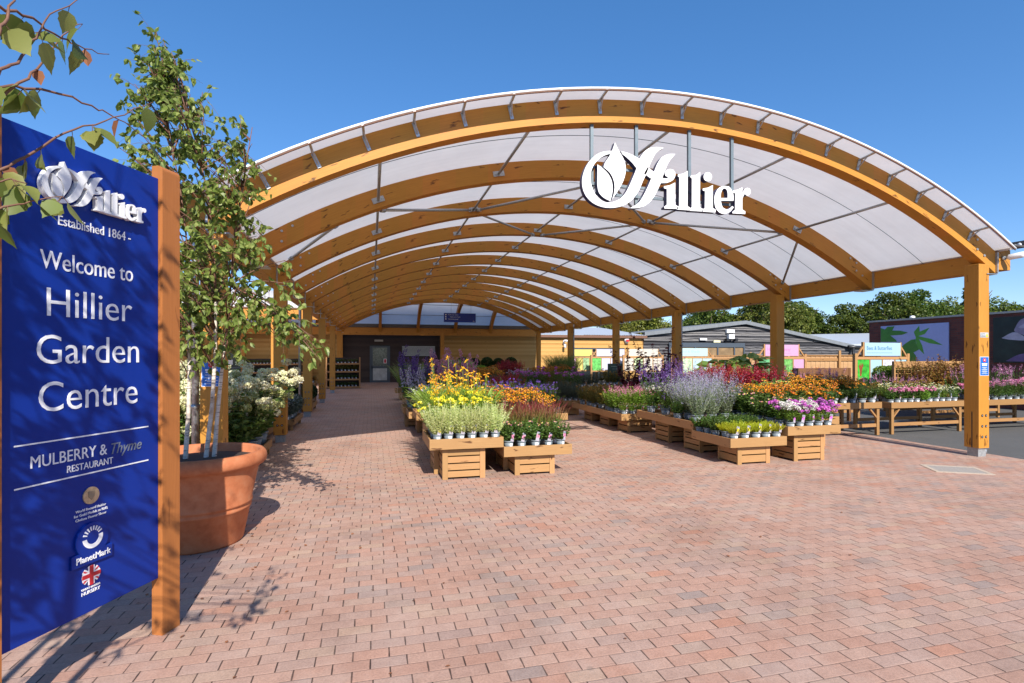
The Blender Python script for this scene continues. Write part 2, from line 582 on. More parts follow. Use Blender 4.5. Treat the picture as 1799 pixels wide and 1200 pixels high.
F_ORA = G("orange_petals", (.56, .135, .005), (.72, .25, .006), (.80, .38, .010), trans=.15)
F_BROWN = plain("brown_flower_centre", (.07, .025, .012), .8, 0, .3, 60)
F_PURP = G("purple_florets", (.09, .035, .30), (.16, .07, .42), (.25, .14, .52), trans=.25)
F_VIOLET = G("violet_florets", (.07, .028, .17), (.13, .055, .26), (.21, .11, .36), trans=.2)
F_LILAC = G("lilac_florets", (.42, .34, .50), (.54, .47, .60), (.66, .62, .70), trans=.2)
F_LAV = G("lavender_florets", (.24, .21, .42), (.42, .39, .56), (.56, .54, .64), trans=.2)
F_PINK = G("pink_florets", (.62, .14, .30), (.72, .24, .40), (.78, .40, .52), trans=.25)
F_MAUVE = G("mauve_florets", (.42, .13, .28), (.55, .22, .38), (.66, .36, .50), trans=.2)
F_MAG = G("magenta_florets", (.46, .06, .44), (.58, .12, .54), (.68, .26, .62), trans=.25)
F_RED = G("crimson_florets", (.20, .006, .02), (.32, .012, .03), (.44, .03, .045), trans=.25)
F_FLAME = G("flame_petals", (.72, .09, .02), (.80, .22, .02), (.82, .36, .03), trans=.25)
F_WHITE = G("white_florets", (.66, .64, .55), (.76, .75, .68), (.80, .80, .76), trans=.25)
F_CREAM = G("cream_florets", (.55, .53, .28), (.68, .65, .40), (.76, .73, .55), trans=.25)
F_GREENC = G("green_cream_florets", (.30, .33, .10), (.42, .43, .16), (.58, .56, .30), trans=.25)
F_RUST = G("rusty_florets", (.26, .10, .02), (.38, .20, .03), (.42, .30, .05), trans=.25)
F_SEDUM = G("dusty_sedum_florets", (.34, .18, .15), (.48, .30, .22), (.58, .42, .32), trans=.2)


# ---------------------------------------------------------------- foliage arrays
def unit(a):
    return a / np.maximum(np.linalg.norm(a, axis=-1, keepdims=True), 1e-9)


def leaves(rng, P, D, L, W, droop=0.15, fold=.18, up=1.0, belly=.42):
    n = len(P)
    D = unit(np.asarray(D, float))
    N0 = rng.normal(size=(n, 3)) * .8 + np.array([0, 0, up])
    S = unit(np.cross(D, N0))
    N = np.cross(S, D)
    L = np.broadcast_to(L, (n,))[:, None] * rng.uniform(.7, 1.2, (n, 1))
    W = np.broadcast_to(W, (n,))[:, None] * rng.uniform(.75, 1.15, (n, 1))
    tip = P + D * L - np.array([0, 0, 1.0]) * L * droop
    mid = P + D * L * belly
    return np.stack([P, mid + S * W / 2 + N * W * fold, tip, mid - S * W / 2 + N * W * fold], 1)


def broadleaves(rng, P, D, L, W, droop=.2, up=1.0, fold=.16):
    """pointed oval leaf: two halves of two quads"""
    n = len(P)
    D = unit(np.asarray(D, float))
    N0 = rng.normal(size=(n, 3)) * .7 + np.array([0, 0, up])
    S = unit(np.cross(D, N0))
    N = np.cross(S, D)
    L = np.broadcast_to(L, (n,))[:, None] * rng.uniform(.65, 1.2, (n, 1))
    W = np.broadcast_to(W, (n,))[:, None] * rng.uniform(.8, 1.15, (n, 1))
    Z = np.array([0, 0, 1.0])
    b, t = P, P + D * L - Z * L * droop
    m = P + D * L * .5 - Z * L * droop * .3
    out = []
    for sg in (1, -1):
        e1 = P + D * L * .2 + sg * S * W * .40 + N * W * fold
        e2 = P + D * L * .55 + sg * S * W * .46 + N * W * fold - Z * L * droop * .35
        q1, q2 = np.stack([b, e1, e2, m], 1), np.stack([m, e2, t, t], 1)
        q2[:, 3] = t * .98 + m * .02
        if sg < 0:
            q1, q2 = q1[:, ::-1], q2[:, ::-1]
        out += [q1, q2]
    return np.stack(out, 1).reshape(-1, 4, 3)


def fineleaves(rng, P, D, L, W, droop=.2, up=.3):
    """close-up leaf: toothed pointed oval, folded along the midrib and curled"""
    n = len(P)
    D = unit(np.asarray(D, float))
    N0 = rng.normal(size=(n, 3)) * .8 + np.array([0, -.4, up])
    S = unit(np.cross(D, N0))
    N = np.cross(S, D)
    L = np.broadcast_to(L, (n,))[:, None] * rng.uniform(.6, 1.15, (n, 1))
    W = np.broadcast_to(W, (n,))[:, None] * rng.uniform(.8, 1.1, (n, 1))
    curl, fold = rng.uniform(-.25, .45, (n, 1)), rng.uniform(.05, .40, (n, 1))
    ts = np.array([0, .06, .16, .28, .40, .52, .64, .76, .87, 1.0])
    ws = np.array([.02, .30, .43, .49, .48, .43, .34, .22, .10, .0])
    sp, lf, rt = [], [], []
    for k, (t, w) in enumerate(zip(ts, ws)):
        c = P + D * L * (t - .12 * curl * t * t) - N * L * curl * t * t * .5 - np.array([0, 0, 1.0]) * L * droop * t * t
        sp.append(c)
        jag = 1 + (.10 if k % 2 else -.04)
        lf.append(c + S * W * w * jag + N * W * w * fold - D * L * .02)
        rt.append(c - S * W * w * jag + N * W * w * fold - D * L * .02)
    q = []
    for k in range(len(ts) - 1):
        q.append(np.stack([sp[k], lf[k], lf[k + 1], sp[k + 1]], 1))
        q.append(np.stack([sp[k], sp[k + 1], rt[k + 1], rt[k]], 1))
    return np.stack(q, 1).reshape(-1, 4, 3)


def blades(rng, P, D, L, W, bend=.4):
    n = len(P)
    D = unit(np.asarray(D, float))
    H = unit(D * np.array([1, 1, 0]) + 1e-5)
    S = unit(np.cross(D, rng.normal(size=(n, 3))))
    L = np.broadcast_to(L, (n,))[:, None] * rng.uniform(.6, 1.15, (n, 1))
    W = np.broadcast_to(W, (n,))[:, None]
    Z = np.array([0, 0, 1.0])
    b = rng.uniform(.4, 1.3, (n, 1)) * bend
    p1 = P + D * L * .45 + H * L * b * .08
    p2 = P + D * L * .78 + H * L * b * .32 - Z * L * b * .10
    p3 = P + D * L * 0.95 + H * L * b * .62 - Z * L * b * .38
    q = []
    for a, c, w0, w1 in ((P, p1, .8, 1.0), (p1, p2, 1.0, .7), (p2, p3, .7, .08)):
        q.append(np.stack([a - S * W * w0 / 2, a + S * W * w0 / 2, c + S * W * w1 / 2, c - S * W * w1 / 2], 1))
    return np.concatenate(q)


def sticks(rng, A, B, w):
    """thin stems as two crossed strips"""
    d = unit(B - A)
    S = unit(np.cross(d, rng.normal(size=A.shape)))
    T = np.cross(d, S)
    return np.concatenate([np.stack([A - s * w / 2, A + s * w / 2, B + s * w * .35, B - s * w * .35], 1) for s in (S, T)])


def daisies(rng, C, N, size, npet, wp, droop=.15):
    n = len(C)
    N = unit(N)
    a = unit(np.cross(N, rng.normal(size=(n, 3))))
    b = np.cross(N, a)
    th = np.arange(npet) * 2 * np.pi / npet
    D = a[:, None] * np.cos(th)[None, :, None] + b[:, None] * np.sin(th)[None, :, None] + N[:, None] * rng.uniform(-.05, .35, (n, npet, 1))
    P = np.repeat(C, npet, 0)
    D = D.reshape(-1, 3)
    L = np.repeat(size * rng.uniform(.8, 1.15, n), npet)
    return leaves(rng, P, D, L, L * wp, droop, .05, 0, .6), a, b


def discs(C, a, b, N, r, h):
    N = unit(N)
    q = []
    top = C + N * h
    for k in range(3):
        t0, t1, t2 = [k * 2 * np.pi / 3 + j * np.pi / 3 for j in range(3)]
        q.append(np.stack([top] + [C + (a * np.cos(t) + b * np.sin(t)) * r for t in (t0, t1, t2)], 1))
    return np.concatenate(q)


def domes(rng, C, N, rad, n, size, flat=.7):
    m = len(C)
    v = unit(rng.normal(size=(m, n, 3)) + unit(N)[:, None] * .7)
    P = C[:, None] + v * np.array([1, 1, flat]) * rad * rng.uniform(.75, 1.05, (m, n, 1))
    D = unit(np.cross(v, rng.normal(size=(m, n, 3))) + v * .25)
    P = (P - D * size / 2).reshape(-1, 3)
    return leaves(rng, P, D.reshape(-1, 3), size, size, 0, .1, 0, .5)


def spikes(rng, C, N, ln, rad, n, size):
    m = len(C)
    N = unit(N)[:, None]
    t = rng.uniform(0, 1, (m, n, 1))
    v = unit(np.cross(N, rng.normal(size=(m, n, 3))))
    P = C[:, None] + N * (t - .15) * ln + v * rad * (1.05 - t * .75) * rng.uniform(.4, 1.0, (m, n, 1))
    D = v + N * .5 + rng.normal(size=(m, n, 3)) * .4
    sz = (size * (1.1 - .55 * t[..., 0])).reshape(-1)
    return leaves(rng, P.reshape(-1, 3), D.reshape(-1, 3), sz, sz * .8, 0.1, .1, 0, .5)


def stemmy(rng, ns, h, r0=.05, spread=.35, nl=12, L=.05, W=.02, ang=.9, droop=.2, start=.12, curve=.15, broad=False, hv=.18, base=.12):
    th = rng.uniform(0, 2 * np.pi, ns)
    rr = np.sqrt(rng.uniform(0, 1, ns))
    A = np.stack([np.cos(th) * rr * r0, np.sin(th) * rr * r0, np.full(ns, base)], 1)
    H = h * (1 + rng.normal(size=ns) * hv * .6) * (1 - .25 * rr ** 2)
    out = np.stack([np.cos(th) * rr, np.sin(th) * rr, np.zeros(ns)], 1) * spread + rng.normal(size=(ns, 3)) * np.array([.05, .05, 0])
    B = A + out * H[:, None] + np.array([0, 0, 1.0]) * H[:, None]
    D = unit(B - A)
    t = rng.uniform(start, 1.0, (ns, nl, 1))
    P = A[:, None] + (B - A)[:, None] * t
    az = rng.uniform(0, 2 * np.pi, (ns, nl, 1))
    hz = np.concatenate([np.cos(az), np.sin(az), np.zeros_like(az)], 2)
    LD = D[:, None] * (1 - ang) + hz * ang + np.array([0, 0, .15])
    LL = (L * (1.15 - .5 * t[..., 0])).reshape(-1)
    f = broadleaves if broad else leaves
    lv = f(rng, P.reshape(-1, 3), LD.reshape(-1, 3), LL, LL * W / L, droop)
    return lv, sticks(rng, A, B, .0045 if h < .5 else .007), B, D


# ---------------------------------------------------------------- potted plants
def make_pot(name, parent, r=.068, h=.125, m=None, label=True):
    b = MB()
    b.lathe([(0, 0), (r * .74, 0), (r * .92, h * .86), (r * .92, h * .86), (r * 1.02, h * .87), (r * 1.02, h), (r * .93, h), (r * .9, h * .9), (0, h * .9)], 16)
    if label:
        w = .42
        for k in range(3):
            a0, a1 = -1.40 + w * (k / 1.5 - 1), -1.40 + w * ((k + 1) / 1.5 - 1)
            z0, z1 = h * .30, h * .74
            q0, q1 = r * .82 + .001, r * .895 + .001
            b.face([(q0 * math.cos(a0), q0 * math.sin(a0), z0), (q0 * math.cos(a1), q0 * math.sin(a1), z0), (q1 * math.cos(a1), q1 * math.sin(a1), z1), (q1 * math.cos(a0), q1 * math.sin(a0), z1)], 1)
    return b.build("pot", [m or POTGREY, WHITE_PRINT], parent)


def make_tag(parent, m, r=.068, h=.125, tilt=.25):
    b = MB()
    T = Matrix.Translation((.012, -r * .98, h * .93)) @ Matrix.Rotation(tilt, 4, 'Y') @ Matrix.Rotation(-.12, 4, 'X')
    b.box(-.024, .024, -.001, .001, 0, .125, 0, T)
    b.box(-.020, .020, -.0022, -.0012, .045, .095, 1, T)
    b.box(-.018, .018, -.0022, -.0012, .104, .118, 2, T)
    o = b.build("plant_tag", [PALETAG, m, GREYTXT], parent)
    return o


SPEC = {}


def spec(name, cat, **k):
    SPEC[name] = dict(cat=cat, **k)


def build_plant(name, seed, pot=True, label_pot=True, tagmat=None):
    k = SPEC[name]
    rng = np.random.default_rng(seed)
    root = thing(name, None, k['cat'])
    sc = k.get('pot', 1.0)
    if pot:
        make_pot("pot", root, .068 * sc, .125 * (sc if sc < 1.2 else 1 + (sc - 1) * .6), k.get('potmat'), label_pot)
    if tagmat:
        make_tag(root, tagmat, .068 * sc, .125 * sc)
    fol, flo, fm = [], [], [k.get('leaf', L_MID), k.get('stem', L_MID)]
    pm = []
    if k.get('blades'):
        n, L, W, sp, bend = k['blades']
        th = rng.uniform(0, 2 * np.pi, n)
        rr = np.sqrt(rng.uniform(0, 1, n))
        P = np.stack([np.cos(th) * rr * .05 * sc, np.sin(th) * rr * .05 * sc, np.full(n, .11 * sc)], 1)
        D = np.stack([np.cos(th) * rr * sp, np.sin(th) * rr * sp, np.ones(n)], 1) + rng.normal(size=(n, 3)) * .08
        fol.append((blades(rng, P, D, L, W, bend), 0))
    if k.get('ball'):
        n, r, L, W = k['ball']
        v = unit(rng.normal(size=(n, 3)))
        q = v * np.array([1, 1, .92]) * r * rng.uniform(.55, 1.0, (n, 1)) ** .5 + np.array([0, 0, .12 * sc + r * .8])
        fol.append((leaves(rng, q, v + rng.normal(size=(n, 3)) * .6, L, W), 0))
        B, D = q[v[:, 2] > .1][:k.get('nhead', 0)], v[v[:, 2] > .1][:k.get('nhead', 0)]
    if k.get('st'):
        lv, stk, B, D = stemmy(rng, base=.11 * sc, r0=.05 * sc, **k['st'])
        fol += [(lv, 0), (stk, 1)]
    hd = k.get('head')
    if hd and len(B):
        heads = hd if isinstance(hd[0], tuple) else (hd,)
        frac = k.get('frac', 1.0)
        sel = rng.uniform(size=len(B)) < frac
        C, N = B[sel], D[sel]
        idx = rng.integers(0, len(heads), len(C))
        for i, q in enumerate(heads):
            c, nn = C[idx == i], N[idx == i] + rng.normal(size=(int((idx == i).sum()), 3)) * .25
            if not len(c):
                continue
            if q[0] == 'daisy':
                _, size, npet, wp, mp, mc = q
                nn = nn + np.array([0, -.35, .2])
                f, a, b = daisies(rng, c, nn, size, npet, wp)
                pm.append(mp); flo.append((f, len(pm) - 1))
                pm.append(mc); flo.append((discs(c, a, b, nn, size * .40, size * .42), len(pm) - 1))
            elif q[0] == 'star':
                _, size, npet, wp, mp = q
                nn = nn * .5 + rng.normal(size=nn.shape) * .5 + np.array([0, -.3, .1])
                f, a, b = daisies(rng, c, nn, size, npet, wp, .05)
                pm.append(mp); flo.append((f, len(pm) - 1))
            elif q[0] == 'dome':
                _, rad, n, size, mp = q
                pm.append(mp); flo.append((domes(rng, c, nn, rad, n, size), len(pm) - 1))
            elif q[0] == 'spike':
                _, ln, rad, n, size, mp = q
                pm.append(mp); flo.append((spikes(rng, c, nn, ln, rad, n, size), len(pm) - 1))
    npmesh("foliage", fol, fm, root)
    if flo:
        npmesh("blossoms", flo, pm, root)
    return root


S = dict
spec('variegated_shrub', 'plant', leaf=L_VAR, stem=L_VAR, st=S(ns=80, h=.32, spread=.62, nl=24, L=.044, W=.010, ang=.75, hv=.4))
spec('yellow_yarrow', 'plant', leaf=L_BRIGHT, stem=L_BRIGHT, st=S(ns=28, h=.42, spread=.45, nl=26, L=.07, W=.018, ang=.8, hv=.35), head=('dome', .036, 40, .020, F_YEL), frac=.42)
spec('daylily', 'plant', pot=1.4, leaf=B_LILY, stem=B_LILY, blades=(110, .62, .019, .5, .8), st=S(ns=6, h=.76, spread=.34, nl=3, L=.04, W=.01, hv=.4), head=('star', .062, 6, .36, F_LILY))
spec('pink_anemone', 'plant', leaf=L_MID, stem=L_MID, st=S(ns=30, h=.27, spread=.45, nl=15, L=.055, W=.034, ang=.8, broad=True), head=('daisy', .024, 7, .5, F_PINK, F_YEL), frac=.10)
spec('red_grass', 'ornamental grass', leaf=B_IMP, blades=(62, .60, .010, .34, .25))
spec('black_eyed_susan', 'plant', pot=1.2, leaf=L_MID, stem=L_MID, st=S(ns=34, h=.42, spread=.42, nl=12, L=.08, W=.03, ang=.75, broad=True), head=('daisy', .040, 9, .42, F_ORA, F_BROWN))
spec('verbena', 'plant', leaf=L_MID, stem=L_MID, st=S(ns=22, h=.58, spread=.4, nl=8, L=.06, W=.014), head=('dome', .022, 20, .014, F_PURP), frac=.55)
spec('sedum', 'plant', leaf=L_GREYG, stem=L_GREYG, st=S(ns=22, h=.2, spread=.5, nl=12, L=.035, W=.022), head=('dome', .026, 20, .014, F_SEDUM))
spec('delphinium', 'plant', pot=1.3, leaf=L_MID, stem=L_MID, st=S(ns=4, h=.72, spread=.24, nl=22, L=.13, W=.08, ang=.8, start=.05, hv=.3, broad=True), head=('spike', .52, .050, 170, .042, F_VIOLET))
spec('larkspur', 'plant', pot=1.3, leaf=L_MID, stem=L_MID, st=S(ns=4, h=.72, spread=.24, nl=22, L=.13, W=.08, ang=.8, start=.05, hv=.3, broad=True), head=('spike', .60, .056, 190, .042, F_MAUVE))
spec('pale_delphinium', 'plant', pot=1.3, leaf=L_MID, stem=L_MID, st=S(ns=5, h=.62, spread=.24, nl=16, L=.13, W=.08, ang=.8, start=.05, broad=True), head=('spike', .46, .046, 130, .04, F_LILAC))
spec('switch_grass', 'ornamental grass', pot=1.4, leaf=B_GRASS, blades=(190, .95, .009, .35, .5))
spec('box_ball', 'topiary', pot=1.8, leaf=L_DARK, ball=(3200, .27, .055, .04))
spec('lavender', 'plant', leaf=L_GREYG, stem=L_GREYG, st=S(ns=70, h=.36, spread=.45, nl=18, L=.038, W=.007, ang=.5))
spec('spurge', 'plant', pot=1.1, leaf=L_OLIVE, stem=L_OLIVE, st=S(ns=34, h=.40, spread=.45, nl=18, L=.06, W=.015, ang=.7), head=('dome', .024, 18, .018, F_RUST), frac=.5)
spec('pink_plume', 'plant', pot=1.1, leaf=L_BRIGHT, stem=L_BRIGHT, st=S(ns=22, h=.42, spread=.35, nl=16, L=.075, W=.024, ang=.7), head=('spike', .14, .014, 46, .016, F_PINK), frac=.28)
spec('red_dianthus', 'plant', leaf=L_BRIGHT, stem=L_BRIGHT, st=S(ns=28, h=.15, spread=.7, nl=12, L=.035, W=.012, ang=.7), head=('daisy', .015, 6, .6, F_RED, F_WHITE), frac=.4)
spec('purple_salvia', 'plant', pot=1.2, leaf=L_MID, stem=L_MID, st=S(ns=18, h=.52, spread=.32, nl=14, L=.06, W=.022, start=.05, hv=.35), head=('spike', .34, .020, 64, .022, F_VIOLET), frac=.75)
spec('russian_sage', 'plant', pot=1.35, leaf=L_SILVER, stem=L_SILVER, st=S(ns=76, h=.47, spread=.52, nl=28, L=.042, W=.012, ang=.75, start=.03, hv=.5), head=('spike', .26, .013, 38, .014, F_LAV), frac=.8)
spec('lime_stonecrop', 'plant', leaf=L_LIME, stem=L_LIME, st=S(ns=95, h=.13, spread=1.0, nl=20, L=.018, W=.008, ang=.5))
spec('dark_shrublet', 'plant', leaf=L_MID, stem=L_MID, st=S(ns=34, h=.2, spread=.6, nl=14, L=.045, W=.026, ang=.8, broad=True))
spec('purple_phlox', 'plant', leaf=L_BRIGHT, stem=L_MID, st=S(ns=14, h=.29, spread=.38, nl=16, L=.062, W=.02, ang=.75), head=('dome', .042, 40, .024, F_MAG))
spec('white_phlox', 'plant', leaf=L_BRIGHT, stem=L_MID, st=S(ns=14, h=.30, spread=.38, nl=16, L=.062, W=.02, ang=.75), head=('dome', .046, 44, .024, F_WHITE))
spec('green_canna', 'plant', pot=1.6, leaf=L_CANNA, stem=L_MID, st=S(ns=5, h=.62, spread=.3, nl=6, L=.46, W=.17, ang=.55, droop=.35, start=.3, broad=True), head=('star', .085, 5, .5, F_FLAME), frac=.5)
spec('bronze_canna', 'plant', pot=1.6, leaf=L_CANNARED, stem=L_WINE, st=S(ns=5, h=.6, spread=.3, nl=5, L=.40, W=.14, ang=.55, droop=.3, start=.3, broad=True), head=('star', .08, 5, .5, F_FLAME), frac=.8)
spec('paper_plant', 'plant', pot=1.7, leaf=L_CANNA, stem=L_MID, st=S(ns=7, h=.92, spread=.35, nl=7, L=.56, W=.28, ang=1.0, droop=.12, start=.75, broad=True))
spec('crimson_lobelia', 'plant', pot=1.2, leaf=L_WINE, stem=L_WINE, st=S(ns=18, h=.48, spread=.32, nl=12, L=.08, W=.022), head=('spike', .28, .028, 60, .03, F_RED))
spec('smoke_bush', 'shrub', pot=2.0, leaf=L_WINE, stem=L_WINE, st=S(ns=30, h=1.15, spread=.45, nl=46, L=.12, W=.075, ang=.95, start=.02, hv=.7, broad=True))
spec('giant_hyssop', 'plant', pot=1.2, leaf=L_MID, stem=L_MID, st=S(ns=22, h=.46, spread=.42, nl=12, L=.05, W=.02), head=('spike', .15, .016, 44, .018, F_MAUVE), frac=.55)
spec('pink_dahlia', 'plant', pot=1.1, leaf=L_MID, stem=L_MID, st=S(ns=22, h=.26, spread=.5, nl=14, L=.06, W=.032, broad=True), head=('dome', .034, 40, .024, F_PINK), frac=.6)
spec('white_daisy', 'plant', pot=1.1, leaf=L_BRIGHT, stem=L_MID, st=S(ns=30, h=.28, spread=.45, nl=12, L=.05, W=.014), head=('daisy', .020, 10, .35, F_WHITE, F_YEL), frac=.8)
spec('hydrangea', 'shrub', pot=2.1, leaf=L_MID, stem=L_MID, st=S(ns=40, h=.66, spread=.80, nl=14, L=.12, W=.075, ang=.85, start=.05, hv=.6, broad=True), head=(('dome', .085, 120, .034, F_CREAM), ('dome', .085, 120, .034, F_GREENC), ('dome', .080, 120, .034, F_CREAM)))
spec('white_coneflower', 'plant', pot=1.4, leaf=L_BRIGHT, stem=L_MID, st=S(ns=46, h=.50, spread=.6, nl=12, L=.08, W=.03, broad=True), head=('dome', .045, 44, .026, F_WHITE))
spec('euonymus_mound', 'shrub', pot=1.6, leaf=L_BRIGHT, ball=(2000, .24, .045, .032))
spec('white_hebe', 'shrub', pot=1.5, leaf=L_GREYG, ball=(1600, .24, .045, .024), nhead=70, head=('dome', .022, 16, .016, F_WHITE))
spec('russet_shrub', 'shrub', pot=1.6, leaf=L_AUTUMN, stem=L_WINE, st=S(ns=22, h=.62, spread=.45, nl=26, L=.065, W=.04, start=.05, broad=True))
spec('potted_herb', 'herb', pot=.85, leaf=L_MID, stem=L_MID, st=S(ns=26, h=.17, spread=.5, nl=9, L=.04, W=.02))
spec('orange_heuchera', 'plant', pot=1.0, leaf=L_AUTUMN, stem=L_OLIVE, st=S(ns=30, h=.16, spread=.7, nl=8, L=.06, W=.05, broad=True))
spec('pink_phlox', 'plant', pot=1.1, leaf=L_MID, stem=L_MID, st=S(ns=18, h=.46, spread=.40, nl=18, L=.065, W=.024), head=('dome', .045, 40, .024, F_MAG), frac=.35)
spec('scabious', 'plant', pot=1.1, leaf=L_GREYG, stem=L_GREYG, st=S(ns=24, h=.45, spread=.45, nl=10, L=.05, W=.012), head=('dome', .022, 20, .016, F_LILAC), frac=.4)
spec('foxtail_lily', 'plant', pot=1.2, leaf=L_MID, stem=L_MID, st=S(ns=10, h=.5, spread=.35, nl=14, L=.07, W=.02), head=('spike', .2, .024, 60, .026, F_FLAME), frac=.7)
PALETAG = plain("pale_card", (.36, .32, .37), .5, 0, .1, 60)
TAGMAT = dict(pink=F_PINK, yellow=F_YEL, mauve=F_MAG, red=F_RED, grey=GREYTXT)
PROTO = {}


def plant(name, loc, label, group, var=None, tagm=None, scale=1.0, rz=None):
    v = rnd.randrange(3) if var is None else var
    key = (name, v, tagm)
    if key not in PROTO:
        o = build_plant(name, hash(name) % 1 + sum(map(ord, name)) * 7 + v * 101, True, True, TAGMAT.get(tagm))
        PROTO[key] = o
        o.location = loc
        o.rotation_euler = (0, 0, rz if rz is not None else rnd.uniform(-.35, .35))
        o.scale = (scale,) * 3
        o["label"] = label
        if group: o["group"] = group
        return o
    return copy_thing(PROTO[key], loc, rz if rz is not None else rnd.uniform(-.4, .4), label, group or None, scale)

# ================================================================ SETTING
def sheet(name, x0, x1, y0, y1, z, m):
    b = MB()
    b.face([(x0, y0, z), (x1, y0, z), (x1, y1, z), (x0, y1, z)])
    return tag(b.build(name, m), kind="structure")


GROUND = plain("rough_grass_ground", (.10, .11, .05), .95, 0, .4, 3)
sheet("ground", -600, 600, -300, 900, -.02, GROUND)
sheet("paving", -16, 10.42, -5, 36.2, 0, PAVERS)
sheet("road", 10.42, 60, -8, 37, -.004, ASPHALT)

CX, CZ, RI, RO = 4.26, -5.93, 10.884, 11.194
PY0, BAY = 6.69, 4.64
ARCH_HALF = 6.04


def arcz(x, r):
    return CZ + math.sqrt(r * r - (x - CX) ** 2)


# ---------------------------------------------------------------- main canopy
canopy = thing("entrance_canopy", "long arched timber canopy with white roof over the plant tables", "canopy", (CX, PY0, 0))


def into(o, root):
    """parent without moving"""
    o.parent = root
    o.matrix_parent_inverse = Matrix.Translation(root.location).inverted()
    return o


def arch_mesh():
    b = MB()
    n = 44
    a0, a1 = math.asin(ARCH_HALF / RI), math.asin(ARCH_HALF / RO)
    def P(t, r, y):
        return (r * math.sin(t), y, r * math.cos(t))
    for k in range(n):
        f0, f1 = -1 + 2 * k / n, -1 + 2 * (k + 1) / n
        q = [(a0 * f0, RI), (a0 * f1, RI), (a1 * f1, RO), (a1 * f0, RO)]
        s0, s1 = f0 * 6.5, f1 * 6.5
        b.face([P(q[0][0], RI, 0), P(q[1][0], RI, 0), P(q[2][0], RO, 0), P(q[3][0], RO, 0)], 0, [(s0, 0), (s1, 0), (s1, .31), (s0, .31)])
        b.face([P(q[1][0], RI, .2), P(q[0][0], RI, .2), P(q[3][0], RO, .2), P(q[2][0], RO, .2)], 0, [(s1, .9), (s0, .9), (s0, 1.236), (s1, 1.236)])
        b.face([P(q[0][0], RI, .2), P(q[1][0], RI, .2), P(q[1][0], RI, 0), P(q[0][0], RI, 0)], 0, [(s0, 1.5), (s1, 1.5), (s1, 1.7), (s0, 1.7)])
        b.face([P(q[3][0], RO, 0), P(q[2][0], RO, 0), P(q[2][0], RO, .2), P(q[3][0], RO, .2)], 0, [(s0, 2), (s1, 2), (s1, 2.2), (s0, 2.2)])
    return b


arch0 = arch_mesh().build("arch_rib", GLULAM)
for k in range(12):
    o = arch0 if k == 0 else arch0.copy()
    if k: COL.objects.link(o)
    o.location = (CX, PY0 + .015 + k * BAY / 2, CZ)
    into(o, canopy)
    y = PY0 + .015 + k * BAY / 2
    for sx in (-1, 1):                             # bolts and end hanger at each foot of this arch
        for (dx, dr) in ((5.62, .1), (5.78, .1), (5.62, .24), (5.46, .24)):
            b = MB()
            r = RI + dr
            x = CX + sx * dx
            b.tube([(x, y - .014, arcz(x, r)), (x, y + .002, arcz(x, r))], .02, 8)
            q = b.build("bolt", STEEL)
            q.parent = o
            q.matrix_parent_inverse = Matrix.Translation((CX, y, CZ)).inverted()
        b = MB()
        x = CX + sx * (ARCH_HALF + .012)
        zb, zt = arcz(CX + ARCH_HALF, RI) - .01, arcz(CX + ARCH_HALF, RO) - .02
        b.box(x - .012, x + .012, y - .035, y + .235, zb, zt)
        b.box(min(x, x - sx * .24), max(x, x - sx * .24), y - .03, y + .23, zb - .02, zb - .008)
        into(b.build("steel_hanger", STEEL), canopy)

post_y = [0, 1, 2, 3, 4.155, 5.33]
for side in (-1, 1):
    for n in post_y:
        y = PY0 + n * BAY
        xi = CX + side * 5.64 if side > 0 else CX - 5.887
        x0, x1 = (9.902, 10.137) if side > 0 else (-1.862, -1.627)
        b = MB()
        b.box(x0, x1, y, y + .235, .145, 3.265)
        p = into(b.build("post", GLULAM, None, .006), canopy)
        f = MB()
        f.box(x0 + .03, x1 - .03, y + .03, y + .205, 0, .15)
        f.box(x0 - .0, x1 + .0, y + .0, y + .235, .146, .152)
        o = f.build("post_foot", FOOT, None, .003)
        o.parent = p
        for zz in (.34, .52, .70):
            for dx in (.075, .16):
                g = MB()
                g.tube([(x0 + dx, y - .004, zz), (x0 + dx, y + .002, zz)], .023, 12, 1)
                g.tube([(x0 + dx, y - .010, zz), (x0 + dx, y - .003, zz)], .012, 6, 0)
                g.build("bolt", [STEEL, BLACK]).parent = p
        fx = x0 if side > 0 else x1
        g = MB()
        g.box(fx - .002, fx + .002, y + .10, y + .116, .15, .76, 0)
        g.build("plate_slot", BLACK).parent = p

Y_END = PY0 + 11 * BAY / 2 + .25
for side in (-1, 1):
    x0, x1 = (10.325, 10.60) if side > 0 else (-2.08, -1.805)
    b = MB()
    b.box(x0, x1, PY0 - .02, Y_END, 3.175, 3.52)
    into(b.build("eave_beam", GLULAM, None, .006), canopy)
    g = MB()
    xa, xb = (10.30, 10.66) if side > 0 else (-2.14, -1.78)
    g.box(xa, xb, PY0 - .24, Y_END + .02, 3.535, 3.56)
    xo = xb if side > 0 else xa
    g.box(xo - .012, xo + .012, PY0 - .24, Y_END + .02, 3.56, 3.66)
    into(g.build("gutter", STEEL_DARK), canopy)
    d = MB()
    for n in ((0, 2.0, 4.155) if side > 0 else (0, 2.0)):
        y = PY0 + n * BAY + .15
        xd = 10.22 if side > 0 else -1.95
        d.tube([(xd, y, .02), (xd, y, 3.3), (xd + side * .18, y + .05, 3.57)], .04, 12)
        d.tube([(xd, y, .02), (xd, y, .10)], .052, 12)
        for zz in (1.1, 2.1):
            d.tube([(xd, y, zz), (xd, y, zz + .05)], .048, 12)
    into(d.build("downpipe", STEEL), canopy)

